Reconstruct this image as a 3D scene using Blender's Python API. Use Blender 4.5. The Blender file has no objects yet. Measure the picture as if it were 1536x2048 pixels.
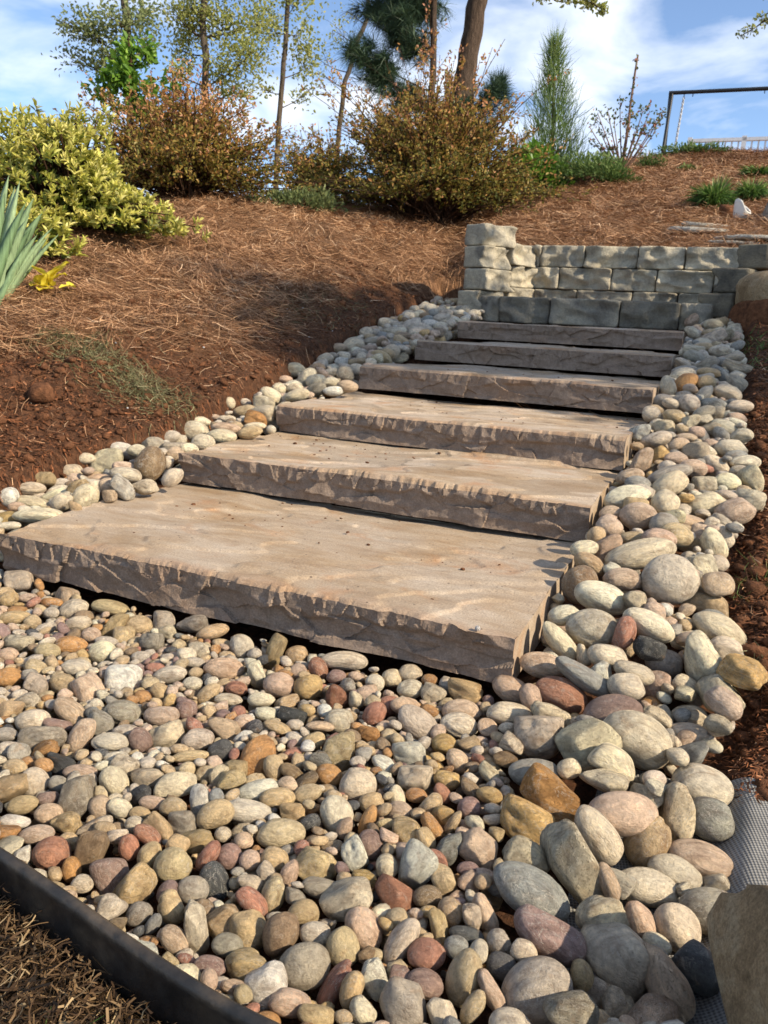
import bpy, bmesh, math, random
import numpy as np
from mathutils import Matrix, Vector, noise as mnoise

random.seed(7)
rng = np.random.default_rng(11)
SC = bpy.context.scene
COL = SC.collection

# ------------------------------------------------------------------ camera
CAM = np.array([1.4964, -1.2627, 0.5224])
YAW, PITCH, ROLL = (math.radians(a) for a in (22.99, 76.19, 2.91))
FPX = 1574.2                       # focal length for a frame 1536 wide
ROT = Matrix.Rotation(YAW, 3, 'Z') @ Matrix.Rotation(PITCH, 3, 'X') @ Matrix.Rotation(ROLL, 3, 'Z')
cam_data = bpy.data.cameras.new('camera')
cam_data.sensor_fit = 'HORIZONTAL'
cam_data.sensor_width = 36.0
cam_data.lens = 36.0 * FPX / 1536.0
cam_data.clip_start = 0.02
cam_data.clip_end = 2000.0
cam_data.dof.use_dof = True
cam_data.dof.focus_distance = 1.15
cam_data.dof.aperture_fstop = 21.0
cam = bpy.data.objects.new('camera', cam_data)
cam.matrix_world = Matrix.Translation(CAM) @ ROT.to_4x4()
COL.objects.link(cam)
SC.camera = cam
RM = np.array(ROT)

# ------------------------------------------------------------------ light
SUN_AZ, SUN_EL = math.radians(-6.0), math.radians(35.0)   # measured from +X towards +Y
sun_data = bpy.data.lights.new('sun', 'SUN')
sun_data.energy = 5.0
sun_data.angle = math.radians(0.53)
sun_data.color = (1.0, 0.86, 0.66)
sun = bpy.data.objects.new('sun', sun_data)
sdir = Vector((math.cos(SUN_EL) * math.cos(SUN_AZ), math.cos(SUN_EL) * math.sin(SUN_AZ), math.sin(SUN_EL)))
sun.rotation_euler = sdir.to_track_quat('Z', 'Y').to_euler()
sun.location = (12, -2, 9)
COL.objects.link(sun)

world = bpy.data.worlds.new('World')
SC.world = world
world.use_nodes = True
wt = world.node_tree
wt.nodes.clear()
def wn(t, **kw):
    n = wt.nodes.new(t)
    for k, v in kw.items():
        setattr(n, k, v)
    return n
sky = wn('ShaderNodeTexSky', sky_type='NISHITA')
sky.sun_disc = False
sky.sun_elevation = SUN_EL
sky.sun_rotation = math.pi / 2 - SUN_AZ
sky.air_density = 1.0
sky.dust_density = 0.2
sky.ozone_density = 3.0
sky.altitude = 1800
tc = wn('ShaderNodeTexCoord')
sep = wn('ShaderNodeSeparateXYZ')
wt.links.new(tc.outputs['Generated'], sep.inputs[0])
zc = wn('ShaderNodeMath', operation='MAXIMUM'); zc.inputs[1].default_value = 0.0
wt.links.new(sep.outputs['Z'], zc.inputs[0])
za = wn('ShaderNodeMath', operation='ADD'); za.inputs[1].default_value = 0.22
wt.links.new(zc.outputs[0], za.inputs[0])
dv = wn('ShaderNodeVectorMath', operation='DIVIDE')
cmb = wn('ShaderNodeCombineXYZ')
for i in range(3):
    wt.links.new(za.outputs[0], cmb.inputs[i])
wt.links.new(tc.outputs['Generated'], dv.inputs[0])
wt.links.new(cmb.outputs[0], dv.inputs[1])
cn = wn('ShaderNodeTexNoise')
cn.inputs['Scale'].default_value = 2.7
cn.inputs['Detail'].default_value = 7.0
cn.inputs['Roughness'].default_value = 0.52
cn.inputs['Distortion'].default_value = 0.35
mp = wn('ShaderNodeMapping')
mp.inputs['Location'].default_value = (3.1, 1.7, 0.4)
wt.links.new(dv.outputs[0], mp.inputs[0])
wt.links.new(mp.outputs[0], cn.inputs['Vector'])
cr = wn('ShaderNodeValToRGB')
cr.color_ramp.elements[0].position = 0.45
cr.color_ramp.elements[0].color = (0.03, 0.03, 0.03, 1)
cr.color_ramp.elements[1].position = 0.71
cr.color_ramp.elements[1].color = (0.95, 0.95, 0.95, 1)
wt.links.new(cn.outputs['Fac'], cr.inputs[0])
mix = wn('ShaderNodeMix', data_type='RGBA')
wt.links.new(cr.outputs[0], mix.inputs[0])
wt.links.new(sky.outputs[0], mix.inputs[6])
mix.inputs[7].default_value = (5.9, 6.2, 6.7, 1)
bg = wn('ShaderNodeBackground')
bg.inputs[1].default_value = 0.145
wt.links.new(mix.outputs[2], bg.inputs[0])
wo = wn('ShaderNodeOutputWorld')
wt.links.new(bg.outputs[0], wo.inputs[0])

SC.view_settings.view_transform = 'Standard'
SC.view_settings.look = 'None'
SC.view_settings.gamma = 1.0
SC.view_settings.exposure = 0.55
SC.view_settings.use_curve_mapping = False
SC.cycles.max_bounces = 5
SC.cycles.diffuse_bounces = 3
SC.cycles.use_denoising = True
SC.cycles.sample_clamp_indirect = 6.0

# ------------------------------------------------------------------ picking helpers
def ray(u, v):
    """unit direction of the sight line through point (u, v) of the 1536 x 2048 photograph"""
    d = RM @ np.array([(u - 768) / FPX, (1024 - v) / FPX, -1.0])
    return d / np.linalg.norm(d)

def sstep(a, b, x):
    t = np.clip((np.asarray(x, float) - a) / (b - a), 0, 1)
    return t * t * (3 - 2 * t)

def vnoise(x, y, seed=0):
    """smooth value noise, vectorised"""
    x = np.asarray(x, float); y = np.asarray(y, float)
    xi = np.floor(x).astype(np.int64); yi = np.floor(y).astype(np.int64)
    xf = x - xi; yf = y - yi
    xf = xf * xf * (3 - 2 * xf); yf = yf * yf * (3 - 2 * yf)
    def h(i, j):
        n = (i * 374761393 + j * 668265263 + seed * 974711) & 0x7fffffff
        n = ((n ^ (n >> 13)) * 1274126177) & 0x7fffffff
        return ((n ^ (n >> 16)) & 0xffff) / 65535.0
    return (h(xi, yi) * (1 - xf) + h(xi + 1, yi) * xf) * (1 - yf) + (h(xi, yi + 1) * (1 - xf) + h(xi + 1, yi + 1) * xf) * yf

def fbm(x, y, oct=4, seed=0):
    s = 0; a = 0.5
    for o in range(oct):
        s = s + a * (vnoise(np.asarray(x) * 2 ** o, np.asarray(y) * 2 ** o, seed + o) - 0.5)
        a *= 0.5
    return s

# ------------------------------------------------------------------ layout of the place (metres)
SLAB_W, SLAB_H = 1.22, 0.0917
#        front y, top z, left x
SLABS = [(0.0, 0.0, 0.0), (0.6534, 0.1013, 0.0084), (1.2001, 0.1974, 0.0115),
         (1.8723, 0.3127, 0.0169), (2.5114, 0.4202, 0.0245), (3.1710, 0.5262, 0.0194)]
SR = np.array([(-9, -.15), (-.8, -.125), (-.3, -.105), (0, -.05), (.3, .02), (.65, .08), (1.2, .165), (1.87, .285),
               (2.5, .395), (3.17, .505), (3.8, .60), (4.3, .68), (9, 1.4)])
SL = np.array([(-9, -.15), (-.4, -.11), (0, -.03), (.3, .02), (.65, .07), (1.2, .165), (1.87, .28), (2.5, .385),
               (3.17, .49), (3.8, .60), (4.3, .69), (9, 1.4)])
XL = np.array([(-2, -.2), (.19, -.21), (.52, -.27), (.82, -.16), (1.21, -.21), (1.69, -.27), (2.32, -.36), (3.13, -.45), (4.18, -.52), (9, -.6)])
XR = np.array([(-2, 1.55), (-.6, 1.55), (-.1, 1.55), (.1, 1.60), (.25, 1.56), (.5, 1.53), (.8, 1.575), (1.12, 1.585), (1.86, 1.55), (3.1, 1.52), (4.3, 1.50), (9, 1.5)])
def srf(y, T): return np.interp(y, T[:, 0], T[:, 1])

def stone_level(x, y):
    """height at which the middles of the top layer of stones lie"""
    w = sstep(0.2, 1.15, x)
    z = srf(y, SL) * (1 - w) + srf(y, SR) * w
    flat = -0.115 - 0.015 * np.clip(-np.asarray(y, float), 0, 1)
    g = sstep(0.06, -0.04, y) * sstep(1.42, 1.15, x)          # the flat pebble bed before the steps
    return z * (1 - g) + flat * g

def edge_y(x):
    """line of the black edging"""
    x = np.asarray(x, float)
    return -0.735 - 0.16 * (x - 0.83) * sstep(.2, .9, x) * sstep(1.7, 1.0, x) - 0.02 * sstep(1.2, 1.5, x) + 0.004 * np.sin(x * 9)

def terrain(x, y, fine=True):
    x = np.asarray(x, float); y = np.asarray(y, float)
    xl, xr = srf(y, XL), srf(y, XR)
    dl = np.clip(xl - x, 0, None); dr = np.clip(x - xr, 0, None)
    lvl = stone_level(x, y)
    # side ground
    pl = np.interp(y, [-9, -.8, -.4, 0, 4.0, 5.2, 8, 14, 40], [-.2, -.17, -.13, -.02, .66, 1.02, 1.42, 1.7, 1.7])
    left = pl + 0.015 + 0.21 * np.clip(dl, 0, 4.2) + 0.05 * sstep(0, .5, dl)
    pr = np.interp(y, [-9, -.8, -.3, 0, 3.4, 4.6, 11.2, 13, 60], [-.17, -.13, -.10, -.04, .56, 1.06, 3.02, 3.17, 3.17])
    pr = np.where(y < 3.2, srf(y, SR) - 0.05, pr * sstep(3.2, 3.8, y) + (srf(y, SR) - 0.05) * (1 - sstep(3.2, 3.8, y)))
    right = pr + (0.00 + 0.03 * np.clip(dr, 0, 3)) * sstep(4.5, 3.6, y)
    mid = lvl - 0.085 + 0.02 * sstep(0.02, -0.06, y) * sstep(1.42, 1.2, x) - 0.05 * sstep(-.05, .05, x) * sstep(1.27, 1.17, x) * sstep(-.1, 0.1, y)
    terr = np.interp(y, [0, 3.86, 3.92, 4.44, 4.50, 4.7, 11.2, 13, 60], [0, .47, .63, .63, 1.00, 1.08, 3.02, 3.17, 3.17])
    a = sstep(3.80, 3.86, y)
    mid = mid * (1 - a) + terr * a
    wl = sstep(0.0, 0.05, dl); wr = sstep(0.0, 0.06, dr)
    # behind the wall everything right of the wing belongs to the upper bed
    up = sstep(4.42, 4.5, y)
    xlim = -0.30 - 0.16 * np.clip(y - 4.4, 0, 8)
    wl = np.where(y > 4.42, sstep(xlim + .05, xlim - .25 - .25 * np.clip(y - 4.4, 0, 8), x), wl)
    z = mid * (1 - wl) * (1 - wr) + left * wl + right * wr * (1 - wl)
    crest = 1.52 + 1.68 * sstep(-3.6, 0.6, x) + 0.25 * sstep(2, 8, x)
    k = 0.22
    far = sstep(3.9, 5.2, y - 0.4 * np.clip(-x, 0, 5) * 0 + 0.55 * np.clip(-x - 1.2, 0, 6))
    sm = -k * np.log(np.exp(-z / k) + np.exp(-crest / k))
    z = z * (1 - far) + sm * far
    # lawn strip in front of the edging
    fr = sstep(0.012, -0.012, y - edge_y(x)) * sstep(1.5, 1.42, x)
    z = z * (1 - fr) + (-0.128) * fr
    # distant ground falls gently away behind the crest
    dist = np.hypot(x - 1.5, y + 1.3)
    z = z - 0.02 * np.clip(dist - 16, 0, 400)
    if fine:
        out = np.clip(wl + wr + fr, 0, 1)
        b = fbm(x * 1.1, y * 1.1, 3, 3) * 0.16 * wl * sstep(.1, .9, dl) + fbm(x * 5, y * 5, 3, 9) * 0.035 * out
        b = b + fbm(x * 17, y * 17, 3, 21) * 0.022 * out
        clod = sstep(-.35, -.6, x) * sstep(2.3, 1.3, y)
        b = b + (np.maximum(fbm(x * 7, y * 7, 4, 41), 0) * 0.16 + np.maximum(fbm(x * 22, y * 22, 3, 43), 0) * 0.07) * clod
        b = b + np.abs(fbm(x * 2.6, y * 2.6, 3, 61)) * 0.26 * wl * sstep(.5, 1.1, dl) * (1 - clod)
        upz = sstep(4.5, 5.0, y)
        b = b + upz * (fbm(x * 1.3, y * 1.3, 3, 33) * 0.13 + fbm(x * 6, y * 6, 2, 37) * 0.03) * (1 - wl)
        z = z + b
    return z

def hit(u, v, tmax=40.0):
    """where the sight line through (u, v) meets the ground"""
    d = ray(u, v)
    t = np.concatenate([np.arange(0.3, 4, 0.01), np.arange(4, tmax, 0.03)])
    P = CAM + t[:, None] * d
    below = P[:, 2] < terrain(P[:, 0], P[:, 1])
    if not below.any():
        return hit(u, v + 4, tmax)
    i = int(np.argmax(below))
    return P[i]

def at_dist(u, v, D):
    """point on the sight line at horizontal distance D from the camera"""
    d = ray(u, v)
    return CAM + d * (D / math.hypot(d[0], d[1]))

# ------------------------------------------------------------------ object helpers
def tag(o, label=None, cat=None, group=None, kind=None):
    if label: o['label'] = label
    if cat: o['category'] = cat
    if group: o['group'] = group
    if kind: o['kind'] = kind
    return o

def empty(name, loc):
    o = bpy.data.objects.new(name, None)
    o.empty_display_size = 0.05
    o.location = loc
    COL.objects.link(o)
    return o

def mesh_np(name, V, faces, mat=None, smooth=True, rnd=None, col=None):
    """mesh from numpy arrays; faces is a list of (n, k) index arrays"""
    V = np.asarray(V, np.float32)
    me = bpy.data.meshes.new(name)
    nl = sum(f.size for f in faces); nf = sum(len(f) for f in faces)
    me.vertices.add(len(V)); me.loops.add(nl); me.polygons.add(nf)
    me.vertices.foreach_set('co', V.ravel())
    me.loops.foreach_set('vertex_index', np.concatenate([f.ravel() for f in faces]).astype(np.int32))
    tot = np.concatenate([np.full(len(f), f.shape[1]) for f in faces]).astype(np.int32)
    start = np.concatenate([[0], np.cumsum(tot)[:-1]]).astype(np.int32)
    me.polygons.foreach_set('loop_start', start)
    me.polygons.foreach_set('loop_total', tot)
    me.polygons.foreach_set('use_smooth', np.full(nf, smooth, dtype=bool))
    me.update(calc_edges=True)
    me.validate()
    if rnd is not None:
        a = me.attributes.new('rnd', 'FLOAT', 'FACE')
        a.data.foreach_set('value', np.asarray(rnd, np.float32))
    if col is not None:
        a = me.attributes.new('tint', 'FLOAT_COLOR', 'POINT')
        c = np.concatenate([np.asarray(col, np.float32), np.ones((len(V), 1), np.float32)], 1)
        a.data.foreach_set('color', c.ravel())
    if mat: me.materials.append(mat)
    return me

def ob(name, me, parent=None, loc=None):
    o = bpy.data.objects.new(name, me)
    COL.objects.link(o)
    if parent: o.parent = parent
    if loc is not None: o.location = loc
    return o

def grid_faces(nu, nv, off=0, flip=False):
    i = np.arange(nu - 1)[:, None] * nv + np.arange(nv - 1)[None, :] + off
    f = np.stack([i, i + nv, i + nv + 1, i + 1], -1).reshape(-1, 4)
    return f[:, ::-1] if flip else f

class Acc:
    """collects pieces of geometry into one mesh"""
    def __init__(s): s.V = []; s.F = {}; s.R = {}; s.n = 0
    def add(s, V, F, r=0.5):
        V = np.asarray(V, float).reshape(-1, 3); F = np.asarray(F)
        k = F.shape[1]
        s.F.setdefault(k, []).append(F + s.n)
        s.R.setdefault(k, []).append(np.broadcast_to(np.asarray(r, float), (len(F),)))
        s.V.append(V); s.n += len(V)
    def mesh(s, name, mat, smooth=True):
        fs = [np.concatenate(v) for v in s.F.values()]
        rs = np.concatenate([np.concatenate(v) for v in s.R.values()])
        return mesh_np(name, np.concatenate(s.V), fs, mat, smooth, rnd=rs)

def norm(v):
    v = np.asarray(v, float)
    return v / np.maximum(np.linalg.norm(v, axis=-1, keepdims=True), 1e-9)

def ribbons(acc, P, width, side, r, taper=True):
    """P (n,k,3) centre lines, side (n,3) sideways direction"""
    n, k, _ = P.shape
    w = np.broadcast_to(np.asarray(width, float).reshape(-1, 1), (n, k)).copy()
    if taper: w = w * (1 - 0.85 * np.linspace(0, 1, k)[None, :] ** 2)
    off = side[:, None, :] * (w[:, :, None] / 2)
    V = np.stack([P - off, P + off], 2).reshape(-1, 3)
    b = (np.arange(n)[:, None] * k + np.arange(k - 1)[None, :]) * 2
    F = np.stack([b, b + 2, b + 3, b + 1], -1).reshape(-1, 4)
    rr = np.repeat(np.broadcast_to(np.asarray(r, float), (n,)), k - 1)
    acc.add(V, F, rr)

def leaves(acc, pos, d, up, L, W, r, fold=0.25, droop=0.15):
    """folded six-point leaves, two quads each"""
    n = len(pos)
    d = norm(d); s = norm(np.cross(d, up)); nn = np.cross(s, d)
    L = np.broadcast_to(L, (n,))[:, None]; W = np.broadcast_to(W, (n,))[:, None]
    def pt(a, b, c): return pos + d * L * a + s * W * b + nn * (W * c)
    V = np.stack([pt(0, 0, 0), pt(.3, .46, fold), pt(.68, .38, fold - droop * .6), pt(1, 0, -droop * 1.6),
                  pt(.68, -.38, fold - droop * .6), pt(.3, -.46, fold)], 1).reshape(-1, 3)
    b = np.arange(n)[:, None] * 6
    F = np.concatenate([b + np.array([0, 1, 2, 3]), b + np.array([0, 3, 4, 5])], 1).reshape(-1, 4)
    acc.add(V, F, np.repeat(np.broadcast_to(r, (n,)), 2))

def tube(acc, P, R, seg=6, r=0.5):
    """tapered tube along a polyline"""
    P = np.asarray(P, float); k = len(P); R = np.broadcast_to(np.asarray(R, float), (k,))
    T = norm(np.gradient(P, axis=0))
    ref = np.array([0.31, 0.17, 0.93]) if abs(T[0, 2]) < 0.8 else np.array([1.0, 0.13, 0.1])
    A = norm(np.cross(T, ref)); B = np.cross(T, A)
    th = np.linspace(0, 2 * np.pi, seg, endpoint=False)
    V = P[:, None, :] + R[:, None, None] * (A[:, None, :] * np.cos(th)[None, :, None] + B[:, None, :] * np.sin(th)[None, :, None])
    i = np.arange(k - 1)[:, None] * seg; j = np.arange(seg)[None, :]; j2 = (j + 1) % seg
    F = np.stack([i + j, i + j2, i + seg + j2, i + seg + j], -1).reshape(-1, 4)
    acc.add(V.reshape(-1, 3), F, r)

def box(acc, c, h, R=None, r=0.5):
    s = np.array([[x, y, z] for x in (-1, 1) for y in (-1, 1) for z in (-1, 1)], float) * np.asarray(h, float)
    if R is not None: s = s @ np.asarray(R).T
    F = np.array([[0, 1, 3, 2], [4, 6, 7, 5], [0, 4, 5, 1], [2, 3, 7, 6], [0, 2, 6, 4], [1, 5, 7, 3]])
    acc.add(s + np.asarray(c, float), F, r)

# ------------------------------------------------------------------ material helpers
class NT:
    def __init__(s, name):
        s.m = bpy.data.materials.new(name); s.m.use_nodes = True
        s.t = s.m.node_tree; s.t.nodes.clear()
        s.out = s.n('ShaderNodeOutputMaterial')
        s.b = s.n('ShaderNodeBsdfPrincipled')
        s.l(s.b.outputs[0], s.out.inputs[0])
    def n(s, t, **kw):
        nd = s.t.nodes.new(t)
        for k, v in kw.items(): setattr(nd, k, v)
        return nd
    def l(s, a, b): s.t.links.new(a, b)
    def noise(s, vec, scale, detail=4, rough=0.55, dist=0.0):
        nd = s.n('ShaderNodeTexNoise')
        nd.inputs['Scale'].default_value = scale; nd.inputs['Detail'].default_value = detail
        nd.inputs['Roughness'].default_value = rough; nd.inputs['Distortion'].default_value = dist
        if vec is not None: s.l(vec, nd.inputs['Vector'])
        return nd.outputs['Fac']
    def ramp(s, fac, stops, interp='LINEAR'):
        nd = s.n('ShaderNodeValToRGB'); cr = nd.color_ramp; cr.interpolation = interp
        while len(cr.elements) < len(stops): cr.elements.new(0.5)
        for e, (p, c) in zip(cr.elements, stops):
            e.position = p
            e.color = (*c, 1) if isinstance(c, (tuple, list)) else (c, c, c, 1)
        s.l(fac, nd.inputs[0]); return nd.outputs[0]
    def mix(s, fac, a, b, mode='MIX'):
        nd = s.n('ShaderNodeMix', data_type='RGBA', blend_type=mode)
        for k, v in ((0, fac), (6, a), (7, b)):
            sock = nd.inputs[k]
            if isinstance(v, (int, float)): sock.default_value = v if k == 0 else (v, v, v, 1)
            elif isinstance(v, tuple): sock.default_value = (*v, 1)
            else: s.l(v, sock)
        return nd.outputs[2]
    def math(s, op, a, b=None, clamp=False):
        nd = s.n('ShaderNodeMath', operation=op); nd.use_clamp = clamp
        for i, v in enumerate((a, b)):
            if v is None: continue
            if isinstance(v, (int, float)): nd.inputs[i].default_value = v
            else: s.l(v, nd.inputs[i])
        return nd.outputs[0]
    def attr(s, name, typ='GEOMETRY'):
        return s.n('ShaderNodeAttribute', attribute_name=name, attribute_type=typ)
    def bump(s, h, strength, dist, prev=None):
        nd = s.n('ShaderNodeBump'); nd.inputs['Strength'].default_value = strength; nd.inputs['Distance'].default_value = dist
        s.l(h, nd.inputs['Height'])
        if prev is not None: s.l(prev, nd.inputs['Normal'])
        return nd.outputs[0]
    def set(s, **kw):
        for k, v in kw.items():
            k = {'rough': 'Roughness', 'spec': 'Specular IOR Level', 'color': 'Base Color', 'normal': 'Normal', 'metal': 'Metallic'}[k]
            if isinstance(v, (int, float)): s.b.inputs[k].default_value = v
            elif isinstance(v, tuple): s.b.inputs[k].default_value = (*v, 1)
            else: s.l(v, s.b.inputs[k])
        return s.m

def ramp_mat(name, stops, rough=0.75, spec=0.2, trans=0.0, jitter=True):
    """colour picked per face by its random number; used for leaves, needles and twigs"""
    t = NT(name)
    r = t.attr('rnd').outputs['Fac']
    c = t.ramp(r, stops)
    if jitter:
        g = t.n('ShaderNodeNewGeometry')
        nz = t.noise(g.outputs['Position'], 6.0, 3)
        c = t.mix(1.0, c, t.ramp(nz, [(0.25, 0.72), (0.75, 1.25)]), 'MULTIPLY')
    t.set(color=c, rough=rough, spec=spec)
    if trans:
        tr = t.n('ShaderNodeBsdfTranslucent'); t.l(c, tr.inputs[0])
        mx = t.n('ShaderNodeMixShader'); mx.inputs[0].default_value = trans
        t.l(t.b.outputs[0], mx.inputs[1]); t.l(tr.outputs[0], mx.inputs[2]); t.l(mx.outputs[0], t.out.inputs[0])
    return t.m
# ------------------------------------------------------------------ ground: one sheet out to the horizon
def spaced(lo, hi, step, far_lo, far_hi):
    core = np.arange(lo, hi + 1e-6, step)
    a = []; s = step; x = lo
    while x > far_lo: s *= 1.16; x -= s; a.append(x)
    b = []; s = step; x = hi
    while x < far_hi: s *= 1.16; x += s; b.append(x)
    return np.concatenate([a[::-1], core, b])
gx = spaced(-3.4, 2.6, 0.02, -500, 500)
gy = spaced(-1.1, 6.0, 0.02, -400, 600)
GX, GY = np.meshgrid(gx, gy, indexing='ij')
GZ = terrain(GX, GY)
def zone(x, y):
    """0..1 weights: pine straw, dark mulch, lawn thatch, bare clay"""
    dl = np.clip(srf(y, XL) - x, 0, None)
    n1 = fbm(x * 1.6, y * 1.6, 3, 71)
    straw_left = sstep(0.12, 0.55, dl + n1 * 0.9 - 0.27 * sstep(1.8, 0.9, y) + 0.2 * sstep(3.2, 4.6, y))
    straw_up = sstep(4.34, 4.5, y) * sstep(-1.0, -.4, x)
    straw = np.clip(np.maximum(straw_left, straw_up), 0, 1) * sstep(0.2, 0.9, y)
    dr = x - srf(y, XR)
    dark = np.clip(sstep(0.0, 0.05, dr) * sstep(4.4, 4.1, y), 0, 1)
    low = sstep(-.1, -.25, x) * sstep(1.6, 0.9, y) * (1 - straw)
    dark = np.maximum(dark, low * sstep(-.08, .12, fbm(x * 3, y * 3, 3, 55) + .04))
    cor = (x > srf(y, XL) - .02) & (x < srf(y, XR) + .02) & (y < 4.2) & (y > -.9)
    dark = np.where(cor, 1.0, dark)  # ground under the stones takes the dark colour too, so gaps look dark
    lawn = sstep(0.008, -0.008, y - edge_y(x)) * sstep(1.5, 1.42, x)
    return straw, dark, lawn
ZS, ZD, ZL = zone(GX, GY)
gm = NT('ground_soil')
g_pos = gm.n('ShaderNodeNewGeometry').outputs['Position']
za_ = gm.attr('tint')
zs = gm.n('ShaderNodeSeparateColor'); gm.l(za_.outputs['Color'], zs.inputs[0])
n_a = gm.noise(g_pos, 6, 6, 0.65); n_b = gm.noise(g_pos, 45, 6, 0.7); n_c = gm.noise(g_pos, 170, 4, 0.7)
clay = gm.ramp(n_b, [(0.25, (0.048, 0.026, 0.016)), (0.5, (0.145, 0.070, 0.038)), (0.75, (0.28, 0.132, 0.066))])
clay = gm.mix(gm.ramp(n_a, [(0.4, 0.0), (0.62, 0.55)]), clay, (0.09, 0.045, 0.026))
mulch = gm.ramp(n_b, [(0.25, (0.026, 0.015, 0.010)), (0.45, (0.098, 0.049, 0.029)), (0.62, (0.20, 0.092, 0.047)), (0.8, (0.17, 0.105, 0.066))])
strw = gm.ramp(n_c, [(0.3, (0.060, 0.031, 0.017)), (0.5, (0.24, 0.127, 0.066)), (0.72, (0.44, 0.255, 0.14))])
thatch = gm.ramp(n_c, [(0.3, (0.012, 0.009, 0.006)), (0.6, (0.07, 0.042, 0.020)), (0.8, (0.16, 0.10, 0.05))])
c = gm.mix(zs.outputs['Red'], clay, strw)
c = gm.mix(zs.outputs['Green'], c, mulch)
c = gm.mix(zs.outputs['Blue'], c, thatch)
bp = gm.bump(n_b, 1.0, 0.03); bp = gm.bump(n_c, 0.9, 0.01, bp)
gm.set(color=c, rough=0.95, spec=0.1, normal=bp)
V = np.stack([GX, GY, GZ], -1).reshape(-1, 3)
ground = ob('ground', mesh_np('ground', V, [grid_faces(len(gx), len(gy))], gm.m, True, col=np.stack([ZS, ZD, ZL], -1).reshape(-1, 3)))
tag(ground, 'sloping red clay ground with mulch and pine straw', 'ground', kind='structure')

# ------------------------------------------------------------------ sandstone slab steps
def sandstone(name, face):
    t = NT(name)
    geo = t.n('ShaderNodeNewGeometry')
    pos = geo.outputs['Position']
    mpn = t.n('ShaderNodeMapping'); mpn.inputs['Scale'].default_value = (1.0, 3.2, 3.2); mpn.inputs['Rotation'].default_value = (0, 0, 0.42)
    t.l(pos, mpn.inputs[0])
    streak = t.noise(mpn.outputs[0], 5.0, 7, 0.68, 0.2)
    big = t.noise(pos, 3.2, 4, 0.6, 0.4)
    fine = t.noise(pos, 260, 3, 0.7)
    mid = t.noise(pos, 40, 5, 0.65)
    if face:
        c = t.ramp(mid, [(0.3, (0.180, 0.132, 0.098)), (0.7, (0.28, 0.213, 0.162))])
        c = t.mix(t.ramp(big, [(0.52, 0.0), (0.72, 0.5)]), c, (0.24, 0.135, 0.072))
    else:
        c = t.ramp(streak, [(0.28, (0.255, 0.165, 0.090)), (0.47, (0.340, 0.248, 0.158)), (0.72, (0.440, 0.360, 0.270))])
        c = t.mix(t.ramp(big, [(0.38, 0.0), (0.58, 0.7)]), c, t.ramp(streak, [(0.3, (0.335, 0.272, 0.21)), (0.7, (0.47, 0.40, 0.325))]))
        lay_ = t.attr('rnd').outputs['Fac']
        c = t.mix(1.0, c, t.ramp(lay_, [(0.0, (.80, .77, .72)), (0.5, (1.0, .98, .95)), (1.0, (1.20, 1.20, 1.20))]), 'MULTIPLY')
        rust = t.noise(pos, 6.5, 5, 0.6, 0.5)
        c = t.mix(t.ramp(rust, [(0.56, 0.0), (0.72, 0.6)]), c, (0.38, 0.185, 0.075))
        oc = t.n('ShaderNodeSeparateXYZ'); t.l(t.n('ShaderNodeTexCoord').outputs['Object'], oc.inputs[0])
        edge_ = t.math('ADD', oc.outputs[1], t.math('MULTIPLY', t.noise(pos, 14, 4, .6), 0.09))
        c = t.mix(t.ramp(edge_, [(0.035, 0.5), (0.075, 0.0)]), c, (0.31, 0.175, 0.095))
        v = t.n('ShaderNodeTexVoronoi', feature='F1'); v.inputs['Scale'].default_value = 30; t.l(pos, v.inputs['Vector'])
        sp = t.math('LESS_THAN', v.outputs['Distance'], 0.085)
        c = t.mix(t.math('MULTIPLY', sp, 0.7), c, (0.10, 0.07, 0.05))
    c = t.mix(1.0, c, t.ramp(fine, [(0.25, 0.66), (0.75, 1.28)]), 'MULTIPLY')
    b = t.bump(fine, 0.8, 0.0022); b = t.bump(mid, 0.5 if face else 0.3, 0.004, b)
    if not face: b = t.bump(streak, 0.5, 0.006, b)
    t.set(color=c, rough=0.82, spec=0.25, normal=b)
    return t.m
M_TOP = sandstone('sandstone_cleft_top', False)
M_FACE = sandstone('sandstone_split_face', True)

def scoops(X, Z, n, rx, rz, dep, r, zlo=0.0, zhi=1.0):
    """conchoidal chips: the lowest of many shallow bowls, so neighbours meet in sharp ridges"""
    d = np.full(X.shape, 1e9)
    for _ in range(n):
        cx = r.uniform(X.min() - rx * .5, X.max() + rx * .5); cz = r.uniform(zlo, zhi) * SLAB_H
        sx = rx * r.uniform(.6, 1.5); sz = rz * r.uniform(.6, 1.4)
        k = r.uniform(.5, 1.3) * dep
        d = np.minimum(d, -k + k * 1.6 * (((X - cx) / sx) ** 2 + ((Z - cz) / sz) ** 2) + r.uniform(-.25, .25) * k * (X - cx) / sx)
    return np.minimum(d, 0.004)

def facets(X, Z, n, sx, sz, tilt, off, r, zlo, zhi):
    """broken planes: every cell keeps its own tilt"""
    cx = r.uniform(0, SLAB_W, n); cz = r.uniform(zlo, zhi, n) * SLAB_H
    gxp = r.normal(size=n) * tilt; gz = r.normal(size=n) * tilt * .8; of = r.normal(size=n) * off
    Xw = X + .020 * fbm(X * 22, Z * 22, 3, 17); Zw = Z + .016 * fbm(X * 22 + 9, Z * 22, 3, 19)
    D = ((Xw[..., None] - cx) / sx) ** 2 + ((Zw[..., None] - cz) / sz) ** 2
    k = D.argmin(-1)
    return of[k] + gxp[k] * (X - cx[k]) + gz[k] * (Z - cz[k])

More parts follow.
